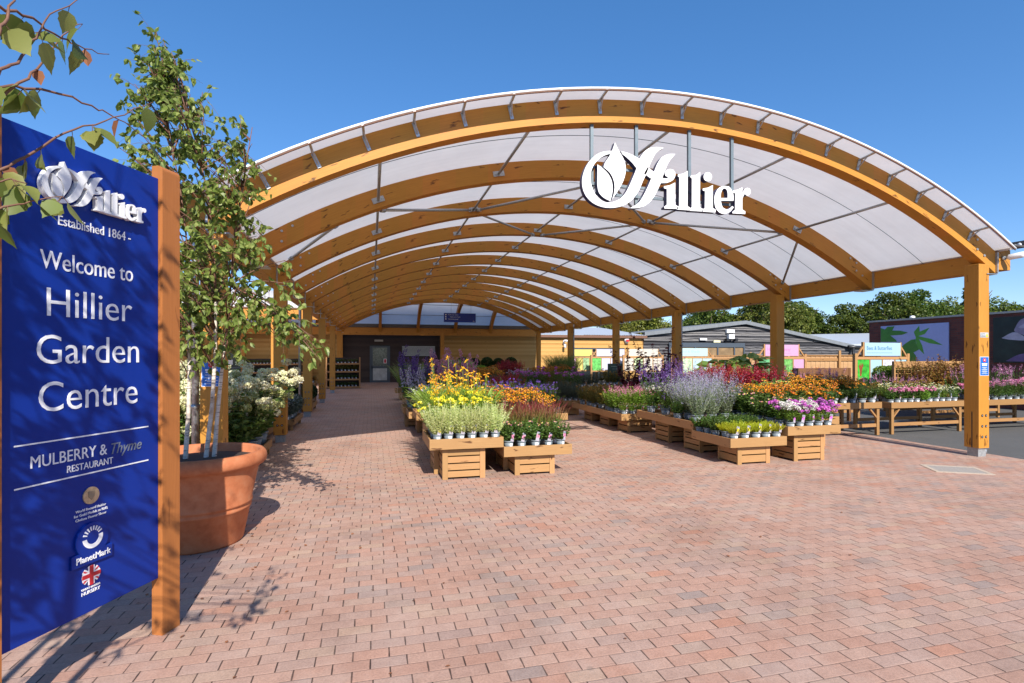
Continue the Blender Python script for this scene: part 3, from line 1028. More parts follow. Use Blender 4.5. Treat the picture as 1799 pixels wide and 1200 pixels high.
b = MB()
nt_, ny = 56, 12
th = math.asin((ARCH_HALF + .04) / (RO + .012))
ys = [PY0 - .25] + [PY0 + .1 + k * BAY / 2 for k in range(1, 12)] + [Y_END]
for i in range(nt_):
    t0, t1 = -th + 2 * th * i / nt_, -th + 2 * th * (i + 1) / nt_
    for j in range(len(ys) - 1):
        r = RO + .012
        b.face([(CX + r * math.sin(t), y, CZ + r * math.cos(t)) for t, y in ((t0, ys[j]), (t1, ys[j]), (t1, ys[j + 1]), (t0, ys[j + 1]))], 0, None, True)
roof = into(b.build("roof", ROOFSKIN), canopy)
b = MB()
b.tube([(CX + (RO + .02) * math.sin(-th + 2 * th * i / 60), PY0 - .255, CZ + (RO + .02) * math.cos(-th + 2 * th * i / 60)) for i in range(61)], .017, 8)
o = b.build("roof_edge_trim", WHITE); o.parent = roof;
b = MB()
b.tube([(CX + (RO - .008) * math.sin(-th + 2 * th * i / 60), PY0 - .262, CZ + (RO - .008) * math.cos(-th + 2 * th * i / 60)) for i in range(61)], .010, 6)
o = b.build("roof_edge_rail", TWIG); o.parent = roof
for k in range(11):
    b = MB()
    y = PY0 + .1 + (k + .5) * BAY / 2
    b.tube([(CX + (RO + .009) * math.sin(-th + 2 * th * i / 40), y, CZ + (RO + .009) * math.cos(-th + 2 * th * i / 40)) for i in range(41)], .006, 4)
    o = b.build("roof_seam", STEEL_GREY); o.parent = roof

bk = MB()                                          # one small steel arm, turned round the arch
bk.bar((0, PY0 + .008, RO - .20), (0, PY0 + .008, RO - .02), .045, .012)
bk.bar((0, PY0 + .0, RO - .03), (0, PY0 - .265, RO - .006), .028, .02)
bk.bar((0, PY0 + .0, RO - .16), (0, PY0 - .13, RO - .022), .014, .014)
bk.tube([(0, PY0 - .01, RO - .15), (0, PY0 + .012, RO - .15)], .014, 8)
bk0 = bk.build("roof_bracket", STEEL)
for i in range(19):
    o = bk0 if i == 0 else bk0.copy()
    if i: COL.objects.link(o)
    o.location = (CX, 0, CZ)
    o.rotation_euler = (0, -.514 + i * .0571, 0)
    into(o, canopy)

RM = (RI + RO) / 2 - .03
for j, dx in enumerate((-4.15, -2.12, 0.05, 2.12, 4.12)):
    for k in range(11):
        y0, y1 = PY0 + .215 + k * BAY / 2, PY0 + .015 + (k + 1) * BAY / 2
        x = CX + dx
        z = arcz(x, RM)
        b = MB()
        b.tube([(x, y0, z), (x, y1 - .008, z)], .024, 8)
        t = math.asin(dx / RM)
        T = Matrix.Translation((x, y1 - .008, z)) @ Matrix.Rotation(t, 4, 'Y')
        b.box(-.10, .10, -.008, .006, -.045, .045, 0, T)
        for q in (-.07, .07):
            b.box(q - .014, q + .014, -.016, -.007, -.014, .014, 0, T)
        into(b.build("purlin_pipe", STEEL), canopy)
br = [((-1.55, 11.3, 3.62), (-.55, 9.2, 3.86)), ((10.05, 11.3, 3.55), (8.6, 9.2, 4.2)),
      ((.15, 9.2, 4.15), (2.1, 11.32, 4.85)), ((2.2, 11.32, 4.85), (4.2, 9.2, 4.95)), ((4.35, 9.2, 4.95), (6.2, 11.32, 4.85)), ((6.35, 11.32, 4.85), (8.2, 9.2, 4.25)),
      ((2.2, 11.5, 4.85), (4.2, 13.65, 4.95)), ((6.25, 11.5, 4.85), (4.4, 13.65, 4.95))]
for p0, p1 in br:
    b = MB()
    b.tube([p0, p1], .026, 8)
    d = (Vector(p1) - Vector(p0)).normalized() * .1
    b.tube([p0, Vector(p0) + d], .042, 8)
    b.tube([Vector(p1) - d, p1], .042, 8)
    into(b.build("brace_rod", STEEL), canopy)

# ---------------------------------------------------------------- flat shapes and lettering
def crv(pts, corners, step=5):
    """closed Catmull-Rom outline; indexes in corners stay sharp"""
    n = len(pts)
    out = []
    for i in range(n):
        p0, p1, p2, p3 = (Vector((*pts[j % n], 0)) for j in (i - 1, i, i + 1, i + 2))
        if i % n in corners: p0 = p1
        if (i + 1) % n in corners: p3 = p2
        for s in range(step):
            t = s / step
            q = .5 * ((2 * p1) + (p2 - p0) * t + (2 * p0 - 5 * p1 + 4 * p2 - p3) * t * t + (3 * p1 - p0 - 3 * p2 + p3) * t ** 3)
            out.append((q.x, q.y))
    return out


def flat(name, loops, depth, M, mats, parent=None, side=1):
    """filled outline (loops in plane coordinates) pushed out by depth; M takes (u, v, w) to the world"""
    cd = bpy.data.curves.new(name, 'CURVE')
    cd.dimensions = '2D'
    cd.fill_mode = 'BOTH'
    cd.extrude = depth / 2
    for lp in loops:
        sp = cd.splines.new('POLY')
        sp.points.add(len(lp) - 1)
        for p, q in zip(sp.points, lp):
            p.co = (q[0], q[1], 0, 1)
        sp.use_cyclic_u = True
    return curve_to_obj(name, cd, depth, M, mats, parent)


def curve_to_obj(name, cd, depth, M, mats, parent):
    tmp = bpy.data.objects.new(name + "_outline", cd)
    COL.objects.link(tmp)
    dg = bpy.context.evaluated_depsgraph_get()
    me = bpy.data.meshes.new_from_object(tmp.evaluated_get(dg))
    bpy.data.objects.remove(tmp)
    bpy.data.curves.remove(cd)
    me.name = name
    me.materials.clear()
    mats = mats if isinstance(mats, (list, tuple)) else [mats]
    for m in mats:
        me.materials.append(m)
    for p in me.polygons:
        p.material_index = 0 if (abs(p.normal.z) > .8 or len(mats) == 1) else 1
        p.use_smooth = False
    me.transform(M @ Matrix.Translation((0, 0, depth / 2)))
    o = bpy.data.objects.new(name, me)
    COL.objects.link(o)
    if parent: o.parent = parent
    return o


def text(name, body, u, v, size, M, mat, parent=None, depth=.002, width=None, align='LEFT', shear=0, spacing=1.0, offset=0.0):
    fc = bpy.data.curves.new(name, 'FONT')
    fc.body = body
    fc.size = size
    fc.align_x = align
    fc.extrude = depth / 2
    fc.shear = shear
    fc.space_character = spacing
    fc.offset = offset
    fc.resolution_u = 4
    M2 = M @ Matrix.Translation((u, v, 0))
    if width:
        tmp = bpy.data.objects.new("m", fc)
        COL.objects.link(tmp)
        dg = bpy.context.evaluated_depsgraph_get()
        w = tmp.evaluated_get(dg).dimensions.x
        bpy.data.objects.remove(tmp)
        M2 = M2 @ Matrix.Diagonal((width / max(w, 1e-6), 1, 1, 1))
    return curve_to_obj(name, fc, depth, M2, mat, parent)


# the emblem: ring, leaves and two swashes, then "illier" (outline units, y down)
LG = {
    "emblem_ring": ([(418, 212), (350, 218), (290, 245), (235, 300), (200, 365), (182, 440), (188, 510), (215, 570), (265, 620), (330, 650), (400, 660), (470, 652), (530, 630), (590, 580),
                     (630, 520), (660, 450), (690, 385), (720, 310), (755, 240), (790, 207), (825, 189), (775, 182), (720, 188), (680, 210), (650, 245), (632, 275), (600, 255), (550, 232), (490, 213),
                     (495, 235), (530, 262), (575, 305), (610, 348), (590, 400), (560, 470), (530, 530), (490, 580), (440, 608), (390, 618), (340, 605), (295, 565), (265, 510), (250, 450), (250, 390),
                     (270, 330), (310, 280), (360, 247), (412, 233)], {0, 20, 25, 28, 29, 32, 47}),
    "emblem_leaf": ([(440, 145), (470, 208), (508, 275), (525, 340), (518, 410), (485, 490), (415, 598), (432, 545), (437, 485), (425, 430), (398, 382), (351, 340), (362, 305), (395, 255), (420, 205)], {0, 6, 11}),
    "emblem_leaflet": ([(302, 318), (345, 350), (385, 390), (412, 440), (422, 495), (418, 550), (403, 606), (355, 582), (315, 540), (302, 480), (303, 400)], {0, 6}),
    "emblem_swash": ([(915, 236), (860, 238), (810, 262), (775, 310), (750, 370), (725, 430), (700, 490), (665, 560), (625, 620), (558, 662), (620, 660), (680, 640), (735, 590), (775, 520), (800, 465),
                      (850, 462), (890, 445), (910, 420), (915, 390), (900, 362), (872, 355), (845, 365), (832, 385), (838, 408), (858, 418), (845, 428), (812, 425), (840, 350), (870, 290)], {0, 9, 14, 26}),
    "emblem_bar": ([(698, 338), (750, 380), (722, 428), (668, 390)], {0, 1, 2, 3}),
    "letter_i": ([(825, 490), (870, 482), (914, 460), (914, 635), (938, 650), (938, 668), (828, 664), (828, 650), (848, 634), (848, 512), (825, 505)], set(range(11))),
    "letter_l": ([(935, 398), (978, 390), (1012, 368), (1010, 645), (1034, 660), (1034, 680), (926, 672), (926, 658), (944, 645), (946, 420), (935, 412)], set(range(11))),
    "letter_l.001": ([(1034, 408), (1078, 400), (1110, 377), (1108, 655), (1132, 668), (1132, 688), (1026, 682), (1026, 668), (1044, 655), (1045, 428), (1034, 420)], set(range(11))),
    "letter_i.001": ([(1130, 508), (1172, 500), (1210, 480), (1210, 660), (1232, 674), (1230, 696), (1126, 688), (1126, 676), (1146, 660), (1148, 528), (1130, 522)], set(range(11))),
    "letter_i_dot": ([(1170 + 33 * math.cos(t * math.pi / 5), 415 + 36 * math.sin(t * math.pi / 5)) for t in range(10)], set()),
    "letter_r": ([(1368, 524), (1405, 516), (1442, 498), (1442, 560), (1452, 522), (1475, 503), (1497, 508), (1507, 530), (1498, 556), (1475, 562), (1460, 550), (1442, 585), (1442, 672), (1466, 688), (1464, 708), (1364, 702), (1364, 690), (1384, 674), (1385, 544), (1368, 538)],
                 {0, 1, 2, 3, 11, 12, 13, 14, 15, 16, 17, 18, 19}),
}
LG_E = ([(1372, 604), (1370, 548), (1345, 500), (1300, 487), (1255, 505), (1226, 555), (1222, 610), (1232, 660), (1262, 696), (1300, 706), (1345, 690), (1374, 655), (1362, 645), (1335, 668), (1308, 668), (1284, 648), (1273, 604)], {0, 11, 12, 16})
LG_E_HOLE = [(1272, 582), (1274, 545), (1286, 515), (1302, 507), (1318, 516), (1326, 545), (1326, 582)]


def emblem(root, fn, depth, M, mats):
    for nm, (pts, cs) in LG.items():
        flat(nm.split('.')[0], [[fn(*q) for q in crv(pts, cs)]], depth, M, mats, root)
    flat("letter_e", [[fn(*q) for q in crv(*LG_E)], [fn(*q) for q in crv(LG_E_HOLE, {0, 6})][::-1]], depth, M, mats, root)


# plane of the hanging sign: x across, z up
def frame(o, ux, uy):
    ux, uy = Vector(ux).normalized(), Vector(uy).normalized()
    w = ux.cross(uy)
    return Matrix(((ux.x, uy.x, w.x, o[0]), (ux.y, uy.y, w.y, o[1]), (ux.z, uy.z, w.z, o[2]), (0, 0, 0, 1)))


logo = thing("hanging_logo_sign", "large white cut out letters and leaf emblem hung under the front arch", "sign", (4.05, 6.72, 3.7))
LOGO_PTS = (0.00162104, 0.0, 2.38893, -0.000108769, -0.00167644, 4.7628, -6.3982e-05, 0.0)


def logo_fn(px, py):
    a, b, c, d, e, f, g, h = LOGO_PTS
    w = g * px + h * py + 1
    return ((a * px + b * py + c) / w, (d * px + e * py + f) / w)


ML = frame((-4.05, 0, -3.7), (1, 0, 0), (0, 0, 1))
emblem(logo, logo_fn, .085, ML, [WHITE, NAVY_SIDE])
for x in (2.91, 3.58, 4.42, 5.13):
    b = MB(); b.box(x - .022 - 4.05, x + .022 - 4.05, .036, .076, .10, arcz(x, RI) - 3.7 + .02)
    b.build("hanger_bar", STEEL_GREY, logo)
for z0, xa, xb in ((4.05, 2.8, 4.6), (3.92, 2.95, 5.2), (4.28, 2.9, 3.6)):
    b = MB(); b.box(xa - 4.05, xb - 4.05, .012, .034, z0 - 3.7 - .018, z0 - 3.7 + .018)
    b.build("letter_rail", STEEL_GREY, logo)

# ---------------------------------------------------------------- welcome sign
K = .98
A2 = Vector((.4226, .9063, 0))                      # along the panel, away from the viewer
N2 = Vector((.9063, -.4226, 0))                     # out of the panel face
S0 = Vector((-1.255, 3.695, 0))                     # far end of the panel
sign = thing("welcome_sign", "tall blue welcome board between two timber posts", "sign", S0 - A2 * .43)
sign.rotation_euler = (0, 0, math.atan2(A2.y, A2.x))


def su(u): return (u - .053) * K
def sz(z): return 1.7 + (z - 1.7) * K


def on_sign(o):
    o.parent = sign
    T = Matrix.Translation(sign.location) @ Matrix.Rotation(sign.rotation_euler.z, 4, 'Z')
    o.matrix_parent_inverse = T.inverted()
    return o


def MS(off=0.0):
    o = S0 + N2 * off
    return frame(o, A2, (0, 0, 1))


MB_ = frame(S0, A2, N2)
MB_ = Matrix(((A2.x, N2.x, 0, S0.x), (A2.y, N2.y, 0, S0.y), (0, 0, 1, 0), (0, 0, 0, 1)))
b = MB()
b.box(-.90, -.001, -.034, 0, sz(.322), sz(2.806), 0, MB_)
on_sign(b.build("panel", BLUE, None, .002))
for u0 in (.0, -1.008):
    b = MB()
    n0, n1, ua, ub, zt = -.046, .029, u0, u0 + .133, 2.83
    b.box(ua, ub, n0, n1, 0, zt, 0, MB_, (5,))
    T = lambda u, n, z: tuple(MB_ @ Vector((u, n, z)))
    pr = [(n1 - .034 + .034 * math.cos(t * math.pi / 12), zt + .034 * math.sin(t * math.pi / 12)) for t in range(7)] + [(n0, zt + .034)]
    for (a0, z0), (a1, z1) in zip(pr, pr[1:]):
        b.face([T(ua, a0, z0), T(ub, a0, z0), T(ub, a1, z1), T(ua, a1, z1)], 0, [(0, a0), (ub - ua, a0), (ub - ua, a1), (0, a1)])
    for u in (ua, ub):
        q = [(n0, zt)] + pr
        b.face([T(u, *w) for w in q], 0, [w[::-1] for w in q])
    on_sign(b.build("post", GLULAM_RED))


def put(name, body, uL, uR, z, cap, mat=WHITE_PRINT, off=.0025, shear=0, z2=None, offset=0.0):
    """one printed line: from uL to uR, baseline z, capital height cap (sign measures)"""
    o = text(name, body, su(uL), sz(z), cap * K / .70, MS(.0005), mat, None, .003, (uR - uL) * K, 'LEFT', shear, offset=offset)
    return on_sign(o)


put("lettering", "Established 1864 -", -.567, -.150, 2.371, .050)
put("lettering", "Welcome to", -.650, -.130, 2.140, .092)
put("lettering", "Hillier", -.634, -.150, 1.903, .146, offset=-.001)
put("lettering", "Garden", -.678, -.098, 1.664, .148, offset=-.001)
put("lettering", "Centre", -.668, -.108, 1.425, .152, offset=-.001)
put("lettering", "MULBERRY &", -.700, -.300, 1.156, .060)
put("lettering", "Thyme", -.285, -.085, 1.150, .062, GREYTXT, shear=.35)
put("lettering", "RESTAURANT", -.521, -.262, 1.098, .036)
put("lettering", "World Record Holder", -.473, -.301, .874, .0135)
put("lettering", "for Gold Medals at RHS", -.482, -.292, .851, .0135)
put("lettering", "Chelsea Flower Show", -.475, -.301, .828, .0135)
put("lettering", "PlanetMark", -.482, -.288, .605, .034)
put("lettering", "GREAT BRITISH", -.442, -.338, .450, .010)
put("lettering", "NURSERY", -.442, -.338, .424, .018)
for z in (1.275, 1.071):
    b = MB()
    b.box(su(-.768), su(-.022), .0005, .0025, sz(z) - .0035, sz(z) + .0035, 0, MB_)
    on_sign(b.build("printed_rule", WHITE_PRINT))


def ring(u, z, r0, r1, a0, a1, n=24):
    p = [(su(u) + r1 * math.cos(a0 + (a1 - a0) * k / n), sz(z) + r1 * math.sin(a0 + (a1 - a0) * k / n)) for k in range(n + 1)]
    q = [(su(u) + r0 * math.cos(a0 + (a1 - a0) * k / n), sz(z) + r0 * math.sin(a0 + (a1 - a0) * k / n)) for k in range(n + 1)]
    return p + q[::-1]


def disc_pts(u, z, r, n=32):
    return [(su(u) + r * math.cos(2 * math.pi * k / n), sz(z) + r * math.sin(2 * math.pi * k / n)) for k in range(n)]


on_sign(flat("medal", [disc_pts(-.389, .950, .045)], .006, MS(), GOLD))
on_sign(flat("medal_shield", [[(su(-.389) + a, sz(.950) + c) for a, c in ((-.018, .022), (.018, .022), (.016, -.006), (0, -.024), (-.016, -.006))]], .002, MS(.0062), plain("dull_bronze", (.30, .24, .16), .5, .4)))
on_sign(flat("badge_disc", [disc_pts(-.389, .712, .090)], .014, MS(), BLUE))
b = MB()
b.box(su(-.503), su(-.270), .0, .0125, sz(.585), sz(.655), 0, MB_)
on_sign(b.build("badge_tab", BLUE, None, .003))
for o in [x for x in bpy.data.objects if x.name.startswith("lettering") and "PlanetMark" in x.name]: pass
MBD = MS(.0142)
on_sign(flat("badge_ring", [ring(-.389, .724, .034, .056, math.pi * 1.02, math.pi * 2.06)], .002, MBD, WHITE_PRINT))
for k in range(8):
    a = math.pi * (.13 + k * .105)
    on_sign(flat("badge_ray", [ring(-.389, .728, .034, .056, a, a + .16, 3)], .002, MBD, WHITE_PRINT))
# the badge lettering stands on the raised tab
for o in list(sign.children):
    if o.name.startswith("lettering") and len(o.data.vertices):
        zc = sum(v.co.z for v in o.data.vertices) / len(o.data.vertices)
        if abs(zc - sz(.622)) < .025:
            o.data.transform(Matrix.Translation(N2 * .0128))
# union flag roundel
uc, zc, r = -.389, .520, .052
on_sign(flat("flag_roundel", [disc_pts(uc, zc, r)], .002, MS(), BLUE_DARK))


def clip_bar(ang, w, m, off, half=1.0):
    c, s_ = math.cos(ang), math.sin(ang)
    l = math.sqrt(max(r * r - (w / 2) ** 2, 0)) * half
    P = [(-l, -w / 2), (l, -w / 2), (r * .999 if half == 1 else l, 0), (l, w / 2), (-l, w / 2), (-r * .999 if half == 1 else -l, 0)]
    on_sign(flat("flag_stripe", [[(su(uc) + x * c - y * s_, sz(zc) + x * s_ + y * c) for x, y in P]], .0012, MS(off), m))


clip_bar(math.pi / 5, .024, WHITE_PRINT, .002); clip_bar(-math.pi / 5, .024, WHITE_PRINT, .0022)
clip_bar(math.pi / 5, .008, RED, .0033); clip_bar(-math.pi / 5, .008, RED, .0036)
clip_bar(0, .036, WHITE_PRINT, .0045); clip_bar(math.pi / 2, .036, WHITE_PRINT, .0048)
clip_bar(0, .021, RED, .0060); clip_bar(math.pi / 2, .021, RED, .0063)

# the same emblem, small, raised on the panel
def LGS(px, py):
    x, z = logo_fn(px, py)
    return su(-.668 + (x - 2.72) * .226), sz(2.688 + (z - 4.6) * .238)
n0 = set(bpy.data.objects.keys())
emblem(None, LGS, .032, MS(.006), [WHITE, WHITE])
for k in set(bpy.data.objects.keys()) - n0:
    on_sign(bpy.data.objects[k])

# ---------------------------------------------------------------- birch trees in terracotta pots
def tree_pot(loc, label):
    p = thing("terracotta_pot", label, "plant pot", loc)
    b = MB()
    b.lathe([(0, 0), (.345, 0), (.36, .02), (.415, .30), (.425, .305), (.428, .325), (.420, .335), (.425, .35), (.435, .355), (.438, .372), (.430, .385),
             (.478, .62), (.485, .66), (.497, .675), (.500, .70), (.535, .705), (.556, .73), (.562, .765), (.553, .80), (.53, .825), (.505, .828), (.49, .81), (.485, .74), (.0, .74)], 64)
    b.build("pot_body", TERRACOTTA, p)
    s = MB()
    s.lathe([(.484, .745), (.35, .765), (.15, .775), (0, .77)], 24)
    s.build("soil", SOIL, p)
    return p


def birch(name, label, loc, stems, limbs, nleaf, L, seed, mat, gcount=8, tr=.021, twig_leaf=(.55, .22)):
    """stems: list of polylines (local); limbs: list of (stem, fraction, tip); leaves hang along the limbs and their twigs"""
    rng = np.random.default_rng(seed)
    root = thing(name, label, "tree", loc)
    for st in stems:
        b = MB()
        n = len(st)
        cut = 4
        b.tube(st[:cut], [tr * (1 - .80 * (k / (n - 1)) ** .8) for k in range(cut)], 10, 0, False)
        b.tube(st[cut - 1:], [tr * (1 - .80 * (k / (n - 1)) ** .8) * (1 if k < cut else .8) for k in range(cut - 1, n)], 8, 1)
        b.build("trunk", [BIRCH, TWIG], root)
    tw = MB()
    P, D = [], []
    for (si, fr, tip) in limbs:
        st = stems[si]
        f = fr * (len(st) - 1)
        i = min(int(f), len(st) - 2)
        a = Vector(st[i]).lerp(Vector(st[i + 1]), f - i)
        tip = Vector(tip)
        mid = a.lerp(tip, .5) + Vector((rng.normal() * .04, rng.normal() * .04, .10 * (tip - a).length))
        pts = [a.lerp(mid, t) * (1 - t) + mid.lerp(tip, t) * t for t in np.linspace(0, 1, 6)]
        ln = (tip - a).length
        tw.tube(pts, [.008 * (1 - .8 * k / 5) * (ln ** .3) + .0012 for k in range(6)], 5)
        for k in range(max(2, int(gcount * ln))):
            t = rng.uniform(.18, 1.0)
            q = min(int(t * 5), 4)
            s0 = pts[q].lerp(pts[q + 1], t * 5 - q)
            d = (tip - a).normalized() * .4 + Vector(rng.normal(size=3) * .55) + Vector((0, 0, -.12))
            e = s0 + d.normalized() * rng.uniform(.10, .30)
            e.z -= .05
            tw.tube([s0, s0.lerp(e, .5) + Vector((0, 0, .015)), e], [.0022, .0016, .0010], 4, 0, False)
            for j in range(nleaf):
                u = rng.uniform(.15, 1.05)
                P.append(s0.lerp(e, u)); D.append(Vector(rng.normal(size=3) * .75) + d.normalized() * .35 + Vector((0, 0, -.75)))
    tw.build("branches", TWIG, root)
    P, D = np.array([tuple(p) for p in P]), np.array([tuple(d) for d in D])
    npmesh("crown", [(broadleaves(rng, P, D, L, L * .74, .12, .2), 0)], [mat], root)
    return root


def curve_stem(p0, p1, bow, n=9):
    p0, p1, bow = Vector(p0), Vector(p1), Vector(bow)
    return [tuple(p0.lerp(p1, t) + bow * math.sin(math.pi * t) + Vector((.012 * math.sin(9 * t + p0.x * 40), .012 * math.cos(7 * t + p0.y * 30), 0)) * min(1, t * 3)) for t in [k / (n - 1) for k in range(n)]]


PX, PYY = -1.52, 5.47
tree_pot((PX, PYY, 0), "big terracotta pot holding the three stemmed birch")
# local frame of the crown: e1 across the view, e2 along it
E1, E2 = Vector((.967, -.255, 0)), Vector((.255, .967, 0))
def tl(s, z, d=0): return tuple(E1 * s + E2 * d + Vector((0, 0, z)))


stems = [curve_stem(tl(-.10, .75, -.06), tl(-.36, 4.05, .05), tuple(E1 * .13)),
         curve_stem(tl(.04, .75, .02), tl(-.33, 4.62, .0), tuple(E1 * .27)),
         curve_stem(tl(.10, .75, .05), tl(.42, 3.85, .1), tuple(E1 * -.03))]
rb = np.random.default_rng(11)
limbs = []
# half-width of the crown at each height (metres left and right of the pot centre)
prof = [(1.75, -.42, .40), (2.1, -.50, .55), (2.5, -.56, .72), (2.8, -.62, .74), (3.1, -.70, .70), (3.5, -.74, .56), (3.85, -.72, .42), (4.15, -.62, .10), (4.4, -.46, -.18), (4.66, -.42, -.30)]
for k in range(190):
    z = 1.75 + 2.87 * rb.beta(1.1, 1.7) if k % 5 else rb.uniform(3.3, 4.6)
    lo, hi = np.interp(z, [q[0] for q in prof], [q[1] for q in prof]), np.interp(z, [q[0] for q in prof], [q[2] for q in prof])
    c, h = (lo + hi) / 2, (hi - lo) / 2
    an, rr = rb.uniform(0, 2 * np.pi), rb.uniform(.45, 1.0)
    s, d = c + h * rr * np.cos(an), .50 * rr * np.sin(an) * (h / .6)
    si = 0 if s < -.25 else (2 if s > .22 else 1)
    topz = stems[si][-1][2]
    fr = min(.97, max(.22, (z - .75) / (topz - .75) - rb.uniform(.02, .14)))
    limbs.append((si, fr, tl(s, z, d)))
for (s, z, d) in ((.86, 2.35, -.10), (.80, 2.10, -.2), (.95, 2.02, -.05), (.72, 1.82, .1), (1.06, 1.88, -.12), (1.12, 1.78, -.16), (1.18, 1.66, -.2), (.70, 2.62, .2), (-.40, 4.68, 0), (-.34, 4.55, 0), (-.60, 4.3, .1)):
    limbs.append((2 if s > .2 else 1, .52 if s > .2 else .93, tl(s, z, d)))
birch("birch_tree", "young birch with three white stems in the terracotta pot", (PX, PYY, 0), stems, limbs, 7, .066, 3, L_BIRCH, 9)

# a second birch, mostly outside the frame: its branches hang in from the side and dapple the sign
tree_pot((-1.62, .55, 0), "terracotta pot of the birch that overhangs the welcome sign")
st2 = [curve_stem((0, 0, .75), (.10, .25, 4.4), (.04, .0, 0)), curve_stem((.12, .1, .75), (.35, .7, 4.1), (0, -.1, 0)), curve_stem((-.1, .05, .75), (-.2, .5, 4.3), (0, .1, 0))]
l2 = []
for k in range(72):
    z = rb.uniform(2.3, 4.5)
    an, rr = rb.uniform(0, 2 * np.pi), rb.uniform(.4, 1)
    s, d = .18 + .5 * rr * np.cos(an), .35 + .62 * rr * np.sin(an)
    if z < 2.75 and d > .5 and s > .3: continue
    l2.append((int(rb.integers(0, 3)), min(.95, max(.2, (z - .75) / 3.4 - .1)), (s, d, z)))
birch2 = birch("birch_tree", "birch reaching in over the blue sign from beyond the picture's edge", (-1.62, .55, 0), st2, l2, 5, .058, 8, L_BIRCH, 8, .036)


def near_branch(path, leafspots, seed, old=()):
    """one long hanging branch of that birch with its big leaves; path in world points"""
    rng = np.random.default_rng(seed)
    base = birch2.location
    path = [(-1.42, .85, path[0][2] + .45), (-1.05, path[0][1] - .12, path[0][2] + .18)] + list(path)
    b = MB()
    P = [Vector(p) - base for p in path]
    m = []
    for k in range(len(P) - 1):
        for t in np.linspace(0, 1, 5)[:-1]:
            m.append(P[k].lerp(P[k + 1], t) + Vector(rng.normal(size=3) * .0025))
    m.append(P[-1])
    n = len(m)
    b.tube(m, [.0045 * (1 - .82 * k / (n - 1)) for k in range(n)], 6)
    pp, dd = [], []
    for (f, cnt) in leafspots:
        f = .30 + .70 * f
        i = min(int(f * (n - 1)), n - 2)
        s0 = m[i].lerp(m[i + 1], f * (n - 1) - i)
        for j in range(cnt):
            d = Vector((rng.normal() * .55, rng.normal() * .5, -.75))
            e = s0 + d.normalized() * rng.uniform(.008, .02)
            b.tube([s0, e], [.0008, .0006], 4, 0, False)
            pp.append(tuple(e)); dd.append(tuple(d))
    br_ = b.build("hanging_branch", TWIG, birch2)
    npmesh("leaves", [(fineleaves(rng, np.array(pp), np.array(dd), .054, .040, .05), 0)], [L_BIRCH_BIG], br_, True)
    if old:
        q = [tuple(m[int((.3 + .7 * f) * (n - 1))]) for f in old]
        npmesh("withered_leaves", [(broadleaves(rng, np.array(q), np.array([(rng.normal() * .3, .1, -1) for _ in q]), .036, .022, .1, .1, .3), 0)], [L_OLD], br_)


near_branch([(-0.72, 1.203, 1.989), (-0.673, 1.212, 2.046), (-0.648, 1.267, 2.108), (-0.603, 1.317, 2.179), (-0.56, 1.389, 2.238), (-0.515, 1.48, 2.319)],
            [(.02, 1), (.2, 2), (.33, 2), (.42, 1), (.58, 1), (.68, 3), (.98, 1)], 1, (.28,))
near_branch([(-0.714, 1.222, 2.219), (-0.686, 1.236, 2.218), (-0.638, 1.306, 2.245), (-0.599, 1.378, 2.255), (-0.566, 1.432, 2.251), (-0.534, 1.506, 2.237)],
            [(.28, 4), (.34, 1), (.93, 1), (1.0, 1)], 2, (.82,))
near_branch([(-0.688, 1.164, 1.944), (-0.653, 1.175, 1.967), (-0.632, 1.201, 1.987), (-0.582, 1.229, 2.012)], [(.1, 2), (.3, 2), (.55, 2), (.8, 1), (1.0, 3)], 3)
near_branch([(-0.70, 1.16, 1.99), (-0.675, 1.18, 2.01), (-0.66, 1.20, 2.03), (-0.635, 1.22, 2.03)], [(.1, 2), (.4, 2), (.8, 2), (1.0, 1)], 13)
near_branch([(-0.669, 1.159, 2.132), (-0.673, 1.212, 2.185), (-0.651, 1.247, 2.242), (-0.649, 1.309, 2.317), (-0.643, 1.359, 2.395), (-0.628, 1.407, 2.448)],
            [(.05, 2), (.35, 1), (.8, 1), (1, 1)], 4, (.5,))
near_branch([(-0.638, 1.12, 2.167), (-0.634, 1.15, 2.209), (-0.632, 1.201, 2.261), (-0.63, 1.242, 2.334), (-0.629, 1.283, 2.389), (-0.596, 1.346, 2.48)], [(.1, 2), (.6, 2), (.9, 1)], 5)
near_branch([(-0.669, 1.159, 2.335), (-0.652, 1.206, 2.345), (-0.642, 1.255, 2.362), (-0.632, 1.325, 2.367), (-0.622, 1.405, 2.394), (-0.608, 1.484, 2.425)],
            [(.3, 1), (.48, 2), (.68, 1), (.8, 1)], 6, (.8,))
near_branch([(-0.606, 1.09, 2.244), (-0.608, 1.112, 2.285), (-0.615, 1.145, 2.335), (-0.632, 1.201, 2.411)], [(.0, 2), (.35, 1), (.6, 1)], 7)

# ---------------------------------------------------------------- cross canopy at the back
rear = thing("cross_canopy", "barrel roofed cross canopy on timber posts in front of the back wall", "canopy", (0, 32, 0))
VR, VY, VZ = 4.84, 31.75, .46
def vz(y, r=VR): return VZ + math.sqrt(r * r - (y - VY) ** 2)


def vault(x0, x1, y0, y1, n=20):
    b = MB()
    ys_ = [y0 + (y1 - y0) * k / n for k in range(n + 1)]
    nx = max(1, int((x1 - x0) / 2.5))
    for k in range(n):
        for j in range(nx):
            xa, xb = x0 + (x1 - x0) * j / nx, x0 + (x1 - x0) * (j + 1) / nx
            b.face([(xa, ys_[k], vz(ys_[k])), (xb, ys_[k], vz(ys_[k])), (xb, ys_[k + 1], vz(ys_[k + 1])), (xa, ys_[k + 1], vz(ys_[k + 1]))], 0, None, True)
    return b


